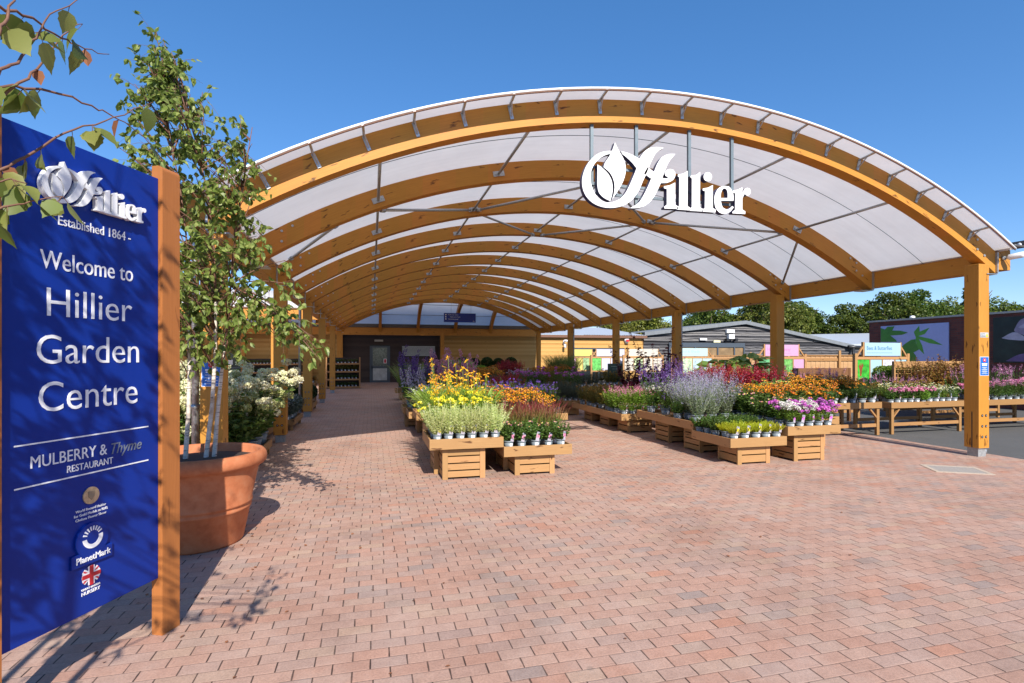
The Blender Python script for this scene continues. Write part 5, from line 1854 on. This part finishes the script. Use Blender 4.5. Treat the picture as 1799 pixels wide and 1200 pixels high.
# ---------------------------------------------------------------- trees beyond the buildings
def big_tree(seed, leaf, n_clump, shape, h=10.0, rad=4.0):
    rng = np.random.default_rng(seed)
    root = thing("broadleaf_tree", None, "tree")
    b = MB()
    b.tube([(0, 0, 0), (.1, .05, h * .3), (.0, .1, h * .7)], [.32, .24, .08], 8)
    for k in range(9):
        a = k * .7
        z = h * (.25 + .05 * k)
        b.tube([(0, 0, z), (rad * .35 * math.cos(a), rad * .35 * math.sin(a), z + h * .1), (rad * .7 * math.cos(a), rad * .7 * math.sin(a), z + h * .22)], [.12, .08, .03], 6)
    b.build("trunk", BARK, root)
    P, D = [], []
    for c in range(n_clump):
        v = unit(rng.normal(size=3))
        rr = rng.uniform(.25, 1.0) ** .5
        q = v * rr * np.array([rad, rad, h * .40])
        t = (q[2] / (h * .40) + 1) / 2
        w = shape(t)
        q[:2] *= w
        c0 = q + np.array([0, 0, h * .56])
        cr = rng.uniform(.5, 1.15) * rad * .26
        m = int(rng.uniform(90, 170))
        u = unit(rng.normal(size=(m, 3)))
        P.append(c0 + u * cr * rng.uniform(.5, 1.05, (m, 1)) * np.array([1, 1, .75])); D.append(u + rng.normal(size=(m, 3)) * .7 + np.array([0, 0, -.2]))
    P, D = np.concatenate(P), np.concatenate(D)
    npmesh("crown", [(leaves(rng, P, D, .34, .24, .15, .2, .8), 0)], [leaf], root)
    return root


round_ = lambda t: .45 + .62 * math.sin(math.pi * min(1, t * .85 + .12))
cone_ = lambda t: 1.0 - .78 * t
trees = [big_tree(1, L_TREE, 90, round_), big_tree(2, L_TREE2, 80, round_), big_tree(3, L_TREE, 60, cone_, 11, 2.6), big_tree(4, L_TREE3, 80, round_)]
used = set()
TL = ["dark oak with a rounded crown", "olive green bushy tree", "narrow pointed tree", "sunlit yellow green tree"]
for k, (x, y, hh, kind, lab) in enumerate((
        (24.0, 50, 6.6, 3, "sunlit yellow green tree low behind the metal roofed corner"), (29.5, 52, 7.0, 3, "sunlit yellow green tree above the left slope of the black gable"),
        (36.5, 52, 7.9, 0, "dark tree behind the ridge of the black gable"), (42.0, 50, 9.4, 1, "tallest olive green tree seen past the second timber post"), (47.5, 54, 9.2, 1, "broad olive tree over the end of the black roof"),
        (52.0, 56, 9.0, 0, "dark bushy tree above the pale metal roof"), (57.5, 54, 8.6, 0, "dark tree rising at the brick wall's corner"), (62.0, 52, 10.0, 0, "big dark oak above the leaf banner"),
        (67.5, 53, 10.6, 0, "second big dark oak above the leaf banner, the higher one"), (72, 52, 9.4, 1, "olive tree beside the pointed tree above the brick wall"), (74.5, 51, 11.6, 2, "narrow pointed tree just left of the tall near post"),
        (79.5, 52, 9.6, 1, "olive tree half hidden by the tall near post"), (88, 54, 9.2, 0, "small dark tree top over the brick wall at the picture's edge"), (33, 60, 7.6, 1, "olive tree farther off behind the gable's left slope"),
        (58, 64, 9.6, 1, "farther olive tree between the dark ones"), (45, 66, 9.0, 0, "farther dark tree beyond the tallest olive one"))):
    s_ = hh / (10.0 if kind != 2 else 11.0)
    if kind in used:
        copy_thing(trees[kind], (x, y, 0), k * 1.3, lab, "trees beyond the buildings", s_)
    else:
        used.add(kind)
        o = trees[kind]; o.location = (x, y, 0); o.scale = (s_,) * 3; o["label"] = lab; o["group"] = "trees beyond the buildings"

# fallen leaves blown over the paving
rl = np.random.default_rng(21)
n = 150
x = np.concatenate([rl.normal(-1.0, .7, 60), rl.uniform(-1, 9.5, 90)])
y = np.concatenate([rl.normal(5.0, 1.4, 60), rl.uniform(2.6, 10.5, 90)])
Pf = np.stack([x, y, np.full(n, .006)], 1)
af = rl.uniform(0, 2 * np.pi, n)
Df = np.stack([np.cos(af), np.sin(af), np.full(n, .12)], 1)
tag(npmesh("fallen_leaves", [(broadleaves(rl, Pf, Df, .032, .02, .0, 3.0, .1), 0)], [L_OLD]), kind="stuff")

# ---------------------------------------------------------------- display trays, crates and benches
def crate(cx, cy, h, label, w=.60, d=.5):
    b = MB()
    W, D = w / 2, d / 2
    for sx in (-1, 1):
        for sy in (-1, 1):
            b.box(min(sx * W, sx * (W - .075)), max(sx * W, sx * (W - .075)), min(sy * D, sy * (D - .03)), max(sy * D, sy * (D - .03)), 0, h)
    n = max(2, int(round((h - .03) / .105)))
    p = (h - .03) / n
    for k in range(n):
        z0, z1 = .03 + k * p, .03 + (k + 1) * p - .018
        b.box(-W + .076, W - .076, -D + .006, -D + .026, z0, z1)
        b.box(-W + .076, W - .076, D - .026, D - .006, z0, z1)
        for sx in (-1, 1):
            xa, xb = sx * (W - .006), sx * (W - .026)
            b.box(min(xa, xb), max(xa, xb), -D + .031, D - .031, z0, z1)
    b.box(-W + .08, W - .08, -D + .03, D - .03, .04, .05, 1)
    o = b.build("wooden_crate", [CRATE, SOIL], None, .002)
    o.location = (cx, cy, 0)
    return tag(o, label, "crate", "slatted crates under the display trays", "thing")


def tray(x0, x1, y0, y1, zt, what, crates=True, m=None, back=False):
    b = MB()
    t = .024
    b.box(x0, x1, y0, y0 + t, zt - .145, zt)
    b.box(x0, x1, y1 - t, y1, zt - .145, zt)
    b.box(x0, x0 + t, y0 + t, y1 - t, zt - .147, zt - .002)
    b.box(x1 - t, x1, y0 + t, y1 - t, zt - .147, zt - .002)
    n = int((y1 - y0) / .12)
    for k in range(n):
        ya = y0 + t + (y1 - y0 - 2 * t) * k / n
        b.box(x0 + t, x1 - t, ya + .004, ya + (y1 - y0 - 2 * t) / n - .004, zt - .085, zt - .066)
    ctr = Vector(((x0 + x1) / 2, (y0 + y1) / 2, zt - .145))
    b.v = [tuple(Vector(p) - ctr) for p in b.v]
    hgt = "low" if zt < .5 else "raised"
    o = b.build("display_tray", m or CRATE, None, .0025)
    o.location = ctr
    tag(o, "%s square wooden tray under the %s" % (hgt, what), "display tray", "wooden display trays", "thing")
    if crates:
        xc = (x0 + x1) / 2
        crate(xc - .03, y0 + .33, zt - .148, "slatted crate under the tray of %s" % what)
        if back: crate(xc - .10, y1 - .30, zt - .148, "slatted crate under the back of the tray of %s" % what)
    return (x0, x1, y0, y1, zt - .064)


def bench(x0, x1, y0, y1, zt, what, low=False):
    r_ = thing("display_bench", "%s timber bench under the %s" % ("low" if low else "long legged", what), "bench", ((x0 + x1) / 2, (y0 + y1) / 2, 0))
    cx, cy = (x0 + x1) / 2, (y0 + y1) / 2
    W, D, t = (x1 - x0) / 2, (y1 - y0) / 2, .026
    b = MB()
    b.box(-W, W, -D, -D + t, zt - .13, zt); b.box(-W, W, D - t, D, zt - .13, zt)
    b.box(-W, -W + t, -D + t, D - t, zt - .132, zt - .002); b.box(W - t, W, -D + t, D - t, zt - .132, zt - .002)
    n = int(2 * D / .12)
    for k in range(n):
        ya = -D + t + (2 * D - 2 * t) * k / n
        b.box(-W + t, W - t, ya + .004, ya + (2 * D - 2 * t) / n - .004, zt - .085, zt - .066)
    b.build("tray", CRATE2, r_, .0025)
    for sx in (-1, 1):
        for sy in (-1, 1):
            lx, ly = sx * (W - .07), sy * (D - .06)
            b = MB(); b.box(lx - .035, lx + .035, ly - .03, ly + .03, 0, zt - .134); b.build("leg", CRATE2, r_, .003)
            if not low:
                b = MB(); b.bar((lx, ly, zt - .36), (lx - sx * .20, ly, zt - .15), .045, .03); b.build("brace", CRATE2, r_)
    if not low:
        b = MB()
        for sy in (-1, 1): b.box(-W + .11, W - .11, sy * (D - .06) - .02, sy * (D - .06) + .02, .18, .25)
        b.build("stretcher", CRATE2, r_)
    return (x0, x1, y0, y1, zt - .064)


def row(T, f, name, n, label, tagm=None, scale=1.0, jit=.012, span=(.09, .91), var=None):
    x0, x1, y0, y1, z = T
    y = y0 + f * (y1 - y0)
    for k in range(n):
        u = span[0] + (span[1] - span[0]) * ((k + .5) / n)
        plant(name, (x0 + u * (x1 - x0) + rnd.uniform(-jit, jit), y + rnd.uniform(-jit, jit), z), label, label, var, tagm, scale * rnd.uniform(.93, 1.07))


def rows(T, name, cols, nrows, label, f0=.12, f1=.88, tagm=None, scale=1.0, span=(.06, .94)):
    for r_ in range(nrows):
        f = f0 + (f1 - f0) * (r_ / max(1, nrows - 1))
        row(T, f, name, cols, label, tagm if r_ == 0 else None, scale, .02, span)


# left island, nearest trays
t = tray(.76, 1.79, 7.25, 8.28, .575, "variegated shrubs and yellow yarrow", back=True)
row(t, .12, 'variegated_shrub', 6, "pale variegated shrub with yellow tag along the front of the near island", 'yellow', 1.0, .006, (.03, .99))
row(t, .30, 'variegated_shrub', 6, "pale variegated shrub in the second row, before the yellow yarrow", None, 1.05, .006, (.03, .99))
rows(t, 'yellow_yarrow', 5, 3, "yellow flat headed yarrow behind the variegated shrubs", .50, .90, None, 1.0)
t = tray(1.80, 2.82, 7.27, 8.30, .43, "pink anemones and red tipped grasses", back=True)
row(t, .12, 'pink_anemone', 5, "leafy plant with pink picture tag at the front of the low tray", 'pink', 1.0, .008, (.0, .97))
rows(t, 'red_grass', 5, 3, "red tipped upright grass behind the pink tagged plants", .38, .82, None, 1.02)
t = tray(.86, 1.88, 8.31, 9.34, .575, "golden day lilies")
rows(t, 'daylily', 4, 3, "yellow day lily with arching lime leaves", .15, .9, None, 1.0)
t = tray(1.90, 2.93, 8.33, 9.36, .575, "orange black eyed susans of the near island")
rows(t, 'black_eyed_susan', 4, 3, "orange black eyed susan behind the red grasses", .12, .85)
t = tray(2.02, 3.05, 9.40, 10.43, .575, "purple verbena")
rows(t, 'verbena', 4, 3, "purple verbena behind the orange daisies", .15, .85, None, 1.0)
t = tray(.97, 2.0, 9.36, 10.4, .575, "later day lilies")
rows(t, 'daylily', 3, 2, "day lily in the rear row of its group", .25, .8, None, .9)
t = tray(.88, 1.90, 10.9, 11.93, .55, "scabious")
rows(t, 'scabious', 4, 3, "lilac headed scabious in the shade past the day lilies")
t = tray(1.94, 2.97, 10.9, 11.93, .55, "white daisies in shade")
rows(t, 'white_daisy', 4, 3, "white daisy plant in the shade behind the verbena")
t = tray(.80, 1.83, 11.97, 13.0, .47, "dusty pink stonecrops")
row(t, .14, 'sedum', 5, "dusty pink stonecrop at the corner of the aisle", None, 1.0)
rows(t, 'scabious', 4, 2, "scabious behind the dusty stonecrops", .45, .85)
t = tray(1.86, 2.9, 11.97, 13.0, .47, "orange foxtails")
rows(t, 'foxtail_lily', 3, 3, "orange flame flowered plant in front of the larkspurs")
t = tray(.74, 1.5, 13.05, 14.1, .47, "violet delphiniums")
row(t, .2, 'pale_delphinium', 2, "pale lilac delphinium by the aisle", None, 1.0)
row(t, .55, 'delphinium', 2, "deep violet delphinium spires by the aisle", None, 1.08)
row(t, .85, 'delphinium', 2, "deep violet delphinium at the back of its tray", None, 1.12)
t = tray(1.52, 2.6, 13.05, 14.1, .47, "pink larkspurs")
rows(t, 'larkspur', 3, 2, "tall mauve pink larkspur spires", .3, .7, None, 1.12)
t = tray(2.64, 3.7, 12.6, 13.65, .47, "crimson lobelias of the middle island")
rows(t, 'crimson_lobelia', 3, 2, "dark crimson lobelia behind the larkspurs")
t = tray(3.1, 4.13, 10.9, 11.93, .47, "mixed white and violet perennials")
row(t, .2, 'dark_shrublet', 4, "leafy plant beyond the purple verbena", None, 1.3)
rows(t, 'verbena', 4, 2, "violet verbena behind the leafy row", .5, .85)
for k, (y, nm, what, lab, s_) in enumerate(((14.2, 'white_daisy', "aisle side daisies", "small white daisy plant low beside the aisle", .9), (15.3, 'spurge', "aisle side spurges", "rusty spurge on the aisle edge", 1.0), (16.4, 'switch_grass', "feathery grasses by the aisle", "feathery pale grass beside the aisle", 1.0),
                                             (17.6, 'switch_grass', "second tray of feathery grasses", "feathery pale grass farther down the aisle", 1.1), (19.0, 'orange_heuchera', "russet leaved plants by the aisle", "russet leaved plant low along the far aisle", 1.2), (21.0, 'purple_salvia', "far purple salvias", "purple salvia far down the aisle", 1.0))):
    t = tray(.9, 1.95, y, y + 1.03, .43 if k % 2 else .56, what)
    rows(t, nm, 3, 2, lab, .25, .75, None, s_)
mid = [(2.2, 15.0, 'spurge', "rusty spurge in the shaded middle island"), (3.4, 15.0, 'dark_shrublet', "dark leafy plant in the shaded middle island"), (2.3, 16.6, 'foxtail_lily', "flame flowered lily in the shaded middle island"), (3.5, 16.6, 'lavender', "grey lavender in the shaded middle island"),
       (4.7, 16.8, 'pink_phlox', "magenta phlox behind the dark lavenders"), (2.4, 18.4, 'green_canna', "green canna in the shade with flame flowers"), (3.6, 18.6, 'black_eyed_susan', "orange daisy in the shade, left of the grasses"), (4.9, 18.8, 'scabious', "lilac scabious in the deep shade"),
       (5.9, 16.6, 'pink_phlox', "deep pink phlox next to the green board"), (6.1, 18.8, 'spurge', "rusty spurge in the deep shade"), (7.3, 18.2, 'lavender', "dark lavender by the third timber post"), (2.6, 20.6, 'dark_shrublet', "leafy green plant far under the canopy"), (3.9, 21.0, 'black_eyed_susan', "orange daisy far under the canopy"),
       (5.2, 21.4, 'crimson_lobelia', "rust red plant far under the canopy"), (6.5, 21.4, 'black_eyed_susan', "orange daisy before the tall sedges"), (7.8, 21.0, 'white_daisy', "white daisy before the tall sedges"), (8.6, 18.8, 'spurge', "spurge beside the green board"), (4.2, 24.0, 'euonymus_mound', "green mound below the box balls"),
       (5.5, 24.2, 'black_eyed_susan', "farthest orange daisy below the wall"), (6.8, 24.2, 'dark_shrublet', "dark leafy plant below the wall"), (8.1, 23.6, 'black_eyed_susan', "orange daisy by the last timber post")]
for x, y, nm, lab in mid:
    t = tray(x, x + 1.05, y, y + 1.03, .60, lab, crates=False)
    b = MB(); b.box(x + .2, x + .8, y + .25, y + .75, 0, .453)
    tag(b.build("plinth_box", CRATE2), "plain box plinth under the " + lab, "plinth", None, "thing")
    rows(t, nm, 3, 2, lab, .25, .75, None, 1.15)
t = bench(4.3, 7.6, 27.6, 28.6, .95, "clipped box balls")
for k in range(5):
    plant('box_ball', (4.7 + k * .66, 28.1 + .1 * (k % 2), .87), "clipped box ball on the far bench by the timber wall", "clipped box balls", None, None, 1.15 - .07 * (k % 2))
t = tray(8.7, 10.2, 25.2, 26.2, .58, "tall green sedges", crates=False)
b = MB(); b.box(9.1, 9.8, 25.4, 26.0, 0, .433); o = b.build("plinth_box", CRATE2); tag(o, "plain box plinth under the tall green sedges", "plinth", None, "thing")
rows(t, 'switch_grass', 4, 2, "tall green sedge against the sunlit timber wall", .25, .8, None, 1.28)

# cross aisle: dark lavenders
t = tray(5.06, 6.10, 14.45, 15.48, .43, "dark lavenders")
row(t, .12, 'lavender', 5, "dark lavender along the cross aisle", None, 1.05)
row(t, .5, 'lavender', 4, "taller lavender in the second row by the cross aisle", None, 1.3)
row(t, .85, 'russet_shrub', 3, "russet shrub behind the dark lavenders", None, .8)
t = tray(4.0, 5.04, 14.45, 15.48, .43, "grey lavenders on the left")
rows(t, 'lavender', 4, 2, "grey lavender behind the orange black eyed susans", .15, .6, None, 1.2)
t = tray(5.38, 6.42, 11.85, 12.88, .43, "rusty spurges")
rows(t, 'spurge', 4, 3, "rusty green spurge rising behind the pink plumes")
t = tray(5.40, 6.44, 12.92, 13.95, .43, "spurges next to the lavenders")
rows(t, 'spurge', 4, 2, "rusty green spurge next to the lavenders", .2, .7, None, 1.05)
t = tray(6.50, 7.54, 11.0, 12.03, .43, "green coneflowers in half shade")
rows(t, 'white_coneflower', 3, 2, "green coneflower in half shade behind the pink plumes", .2, .7, None, .95)
t = tray(6.5, 8.0, 12.9, 13.95, .43, "smoke bushes")
plant('smoke_bush', (7.0, 13.5, .366), "dark red smoke bush, the shorter one against the sunlit wall", None, 0, None, .95)
plant('smoke_bush', (7.72, 13.5, .366), "dark red smoke bush, the taller spire in front of the cream board", None, 1, None, 1.04)
rows(t, 'crimson_lobelia', 4, 1, "crimson flowered plant at the foot of the smoke bushes", .15, .15, None, .8)
rows(t, 'euonymus_mound', 3, 1, "green mound between the smoke bushes", .6, .6, None, .7)
t = tray(7.7, 8.9, 11.6, 12.6, .43, "violet salvias behind the sage")
rows(t, 'purple_salvia', 4, 2, "violet salvia standing behind the silver sage", .25, .75, None, 1.1)
t = tray(8.2, 9.4, 13.2, 14.2, .43, "heleniums near the pink board")
rows(t, 'black_eyed_susan', 3, 2, "orange daisy beside the second timber post", .25, .75, None, 1.1)

# pink plumes
t = tray(5.33, 6.37, 10.75, 11.78, .43, "pink plumes and red dianthus")
row(t, .12, 'red_dianthus', 5, "small red dianthus with red tag at the tray front", 'red', 1.0, .006, (.03, .99))
row(t, .30, 'red_dianthus', 5, "small red dianthus in the second row", None, 1.0)
rows(t, 'pink_plume', 5, 3, "green plant with pink plumes behind the dianthus", .48, .88)

# right island
t = tray(5.36, 6.40, 7.10, 8.14, .43, "lime stonecrops")
row(t, .11, 'lime_stonecrop', 5, "lime yellow stonecrop with yellow tag in the front row", 'yellow', 1.05, .006, (.05, .99))
row(t, .30, 'lime_stonecrop', 5, "lime yellow stonecrop in the second row", None, 1.08, .008, (.05, .99))
row(t, .48, 'lime_stonecrop', 4, "lime yellow stonecrop in the third row", None, 1.08, .008, (.25, .99))
rows(t, 'dark_shrublet', 5, 3, "dark leafy plant in grey pot behind the lime stonecrops", .52, .90, None, 1.05, (.0, .98))
t = tray(6.42, 7.46, 7.10, 8.14, .58, "purple and white phlox")
for k in range(5):
    plant('white_phlox' if k in (0, 2) else 'purple_phlox', (6.58 + k * .185, 7.23, .516), "%s headed phlox with mauve tag in the front row" % ("white" if k in (0, 2) else "purple"), "phlox in the front row", k % 3, 'mauve', .98)
for k in range(5):
    plant('white_phlox' if k in (1, 3) else 'purple_phlox', (6.56 + k * .185, 7.45, .516), "%s headed phlox in the second row" % ("white" if k in (1, 3) else "purple"), "phlox in the second row", k % 3, None, 1.02)
rows(t, 'pink_anemone', 4, 2, "leafy pink flowered plant behind the phlox", .55, .85, None, 1.15)
t = tray(5.42, 6.45, 8.18, 9.24, .565, "silver tall sage")
plant('russian_sage', (5.62, 8.36, .50), "silver tall sage in the big grey pot at the tray corner", None, 0, None, 1.05)
rows(t, 'russian_sage', 3, 3, "silver tall sage with lavender coloured spires", .3, .88, None, 1.02, (.18, 1.0))
row(t, .62, 'dark_shrublet', 1, "small leafy plant left of the silver sage", None, 1.1, .01, (.0, .2))
t = tray(6.47, 7.50, 8.18, 9.22, .565, "silver sage and black eyed susans")
rows(t, 'pink_anemone', 3, 3, "leafy plant between the silver sage and the orange daisies", .12, .8, None, 1.5, (.0, .45))
rows(t, 'black_eyed_susan', 3, 3, "orange black eyed susan behind the phlox", .12, .85, None, 1.05, (.36, 1.0))
t = tray(7.53, 8.56, 8.18, 9.22, .565, "black eyed susans of the right island")
rows(t, 'black_eyed_susan', 4, 3, "orange black eyed susan beside the long bench", .12, .85, None, 1.05)
t = tray(5.46, 6.49, 9.27, 10.3, .565, "tall violet salvias")
rows(t, 'purple_salvia', 3, 2, "tall violet salvia behind the silver sage", .25, .75, None, 1.18)
t = tray(6.52, 7.55, 9.27, 10.3, .565, "crimson lobelias")
rows(t, 'crimson_lobelia', 4, 3, "crimson lobelia below the big leaved plant", .35, .9, None, 1.2, (.3, 1))
row(t, .2, 'bronze_canna', 2, "bronze leaved canna between the sage and the orange daisies", None, .8, .02, (.3, 1))
t = tray(7.58, 8.61, 9.27, 10.3, .565, "cannas")
row(t, .2, 'green_canna', 3, "green canna rising behind the orange daisies", None, .84)
row(t, .55, 'crimson_lobelia', 4, "crimson lobelia among the cannas", None, 1.2)
row(t, .85, 'bronze_canna', 3, "bronze canna with flame flowers by the second timber post", None, .95)
t = tray(7.3, 8.6, 10.35, 11.1, .565, "big leaved paper plants")
row(t, .08, 'paper_plant', 3, "huge leaved green plant above the crimson lobelias", None, 1.0)

# legged benches on the right
t = bench(8.62, 10.66, 9.10, 10.12, .715, "hyssops and orange daisies")
row(t, .14, 'dark_shrublet', 8, "leafy green plant in grey pot on the first bench", 'grey', 1.15, .01, (.0, 1.0))
row(t, .36, 'black_eyed_susan', 7, "amber daisy in the middle row of the first bench", None, .95)
row(t, .60, 'black_eyed_susan', 6, "amber daisy in the back row of the first bench", None, 1.02)
row(t, .86, 'giant_hyssop', 7, "mauve hyssop along the back of the first bench", None, 1.1)
t = bench(10.92, 13.02, 9.10, 10.12, .70, "pink dahlias and white daisies")
for k in range(11):
    nm = ('dark_shrublet', 'pink_dahlia', 'pink_dahlia', 'pink_dahlia', 'pink_dahlia', 'euonymus_mound', 'pink_dahlia', 'white_daisy', 'white_daisy', 'white_daisy', 'white_daisy')[k]
    lab = {'pink_dahlia': "pink dahlia in the front row of the second bench", 'dark_shrublet': "leafy plant at the corner of the second bench", 'white_daisy': "white daisy plant in the front row of the second bench", 'euonymus_mound': "small green mound between the pink dahlias"}[nm]
    plant(nm, (11.05 + k * .185, 9.24, .636), lab, "front row of the second bench", None, 'pink' if nm == 'pink_dahlia' and k % 2 else ('grey' if nm == 'white_daisy' and k % 2 else None), .55 if nm == 'euonymus_mound' else .95)
row(t, .38, 'white_daisy', 8, "white daisy plant in the middle row of the second bench", None, 1.05)
row(t, .62, 'spurge', 7, "golden green plant in the third row of the second bench", None, .9)
row(t, .86, 'giant_hyssop', 7, "mauve hyssop at the back of the second bench", None, .9)
t = bench(13.3, 16.2, 9.10, 10.12, .70, "mauve hyssops right of the tall post")
row(t, .14, 'giant_hyssop', 10, "mauve flowered plant along the front of the third bench", None, .85)
row(t, .42, 'pink_dahlia', 8, "pink dahlia in the second row of the third bench", None, 1.2)
row(t, .70, 'giant_hyssop', 8, "mauve hyssop in the back row of the third bench", None, 1.2)
t = bench(14.0, 17.0, 10.9, 11.9, .70, "russet shrubs")
row(t, .3, 'russet_shrub', 5, "russet leaved shrub right of the tall post", None, 1.15)
row(t, .7, 'russet_shrub', 5, "russet leaved shrub in the back row", None, 1.3)
t = bench(10.7, 12.9, 11.6, 12.6, .70, "white and yellow flowers behind the trellis")
row(t, .3, 'white_daisy', 6, "white daisy plant behind the brown trellis", None, 1.3)
row(t, .7, 'black_eyed_susan', 5, "amber daisy behind the brown trellis", None, 1.1)
t = bench(15.4, 18.6, 13.05, 14.0, .75, "green shrubs below the leaf banner")
row(t, .5, 'euonymus_mound', 7, "green shrub row below the leaf banner", None, 1.25)
t = bench(11.5, 14.5, 15.4, 16.4, .70, "hyssops before the fence")
row(t, .3, 'giant_hyssop', 7, "mauve hyssop before the board fence", None, 1.2)
row(t, .7, 'russet_shrub', 5, "russet shrub before the board fence", None, .9)

# outside on the left: hydrangeas and white flowers
def lowtray(x0, x1, y0, y1, what):
    return bench(x0, x1, y0, y1, .26, what, True)


t = lowtray(-2.75, -1.68, 8.45, 10.12, "cream hydrangeas by the walk")
rows(t, 'hydrangea', 3, 4, "cream green hydrangea beside the walk", .10, .9, None, 1.0, (.0, 1.0))
t = lowtray(-4.0, -2.85, 7.9, 10.12, "cream hydrangeas behind the birch pot")
rows(t, 'hydrangea', 2, 3, "cream hydrangea seen between the birch stems", .15, .85, None, 1.15)
t = lowtray(-2.95, -1.98, 10.35, 12.9, "white coneflowers beside the timber post")
rows(t, 'white_coneflower', 4, 5, "white flowered plant behind the hydrangeas", .08, .92, None, 1.0)
t = lowtray(-4.3, -3.05, 10.35, 12.9, "white coneflowers farther from the walk")
rows(t, 'white_coneflower', 4, 4, "white flowered plant deeper in the bed", .1, .9, None, 1.08)
plant('hydrangea', (-2.25, 10.25, .16), "dusky hydrangea beside the blue bottle cap", None, 1, None, .8)
t = lowtray(-2.75, -1.70, 13.05, 14.6, "white topped grey shrubs")
rows(t, 'white_hebe', 3, 3, "silver green shrub with white flower heads by the walk", .15, .85, None, .95, (.02, 1.0))
t = lowtray(-5.2, -2.9, 13.2, 15.0, "first row of green mounds")
rows(t, 'euonymus_mound', 4, 3, "green mound behind the white flowers", .15, .85, None, 1.2)
t = lowtray(-2.75, -1.72, 17.0, 18.6, "dark green grasses between the posts")
rows(t, 'box_ball', 3, 2, "dark rounded shrub between the far timber posts", .3, .8, None, .9)
t = lowtray(-5.6, -2.9, 15.6, 17.4, "second row of green mounds")
rows(t, 'euonymus_mound', 5, 2, "green mound in the second bed", .3, .8, None, 1.25)
t = lowtray(-6.4, -3.1, 18.4, 20.0, "lavender and grey shrubs of the far bed")
rows(t, 'lavender', 6, 2, "grey lavender in the far bed", .3, .8, None, 1.6)
t = bench(-3.1, -1.95, 20.2, 21.2, .76, "peach leaved plants")
rows(t, 'orange_heuchera', 6, 2, "peach leaved plant on the sunlit far bench", .2, .6, None, 1.2)
bo = thing("blue_bottle", "bright blue bottle standing among the hydrangeas", "bottle", (-2.02, 10.28, .66))
b = MB(); b.lathe([(0, 0), (.045, 0), (.05, .02), (.05, .14), (.03, .18), (.022, .19), (.022, .22), (0, .22)], 14); b.build("bottle_body", BLUE_NOTICE, bo)
b = MB(); b.tube([(0, 0, -.5), (0, 0, .0)], .012, 6); b.build("stake", STEEL, bo)

# ---------------------------------------------------------------- shelving against the back wall
def shelves(x0, x1, y, levels, label, herbs, dz=.0):
    s_ = thing("plant_shelves", label, "shelf unit", ((x0 + x1) / 2, y, 0))
    W = (x1 - x0) / 2
    for sx in (-1, 1):
        b = MB(); b.box(sx * W - .03, sx * W + .03, -.28, .28, 0, levels[-1] + .34); b.build("side_panel", CRATE2, s_)
    for z in levels:
        b = MB(); b.box(-W + .031, W - .031, -.28, .26, z - .025, z); b.box(-W + .031, W - .031, -.30, -.281, z - .05, z + .03); b.build("shelf", CRATE2, s_)
    b = MB(); b.box(-W + .031, W - .031, .262, .28, .02, levels[-1] + .32); b.build("back_panel", CLAD_DARK, s_)
    for k, z in enumerate(levels):
        n = int(2 * W / .19)
        for i in range(n):
            plant(herbs[k % len(herbs)], (x0 + .1 + (i + .5) * (2 * W - .2) / n, y - .12, z + .002), "small potted plant on %s of the %s" % (("the bottom shelf", "the second shelf", "the third shelf", "the top shelf")[k], "four tier shelves by the porch" if len(levels) == 4 else "wide shelves"), "pots on the " + label, None, None, .8 if herbs[k % len(herbs)] != 'potted_herb' else .95)


shelves(-2.28, -.60, 29.9, [.08, .49, .90, 1.32], "four tier plant shelves beside the dark porch", ['potted_herb', 'potted_herb', 'spurge', 'potted_herb'])
shelves(-7.3, -3.6, 34.7, [.30, .74, 1.24], "wide plant shelves against the timber wall", ['dark_shrublet', 'potted_herb', 'potted_herb'])

for o in scene.objects:
    if o.parent is None and o.type == 'EMPTY' and o.get('label') is None:
        for ch in list(o.children): bpy.data.objects.remove(ch)
        bpy.data.objects.remove(o)
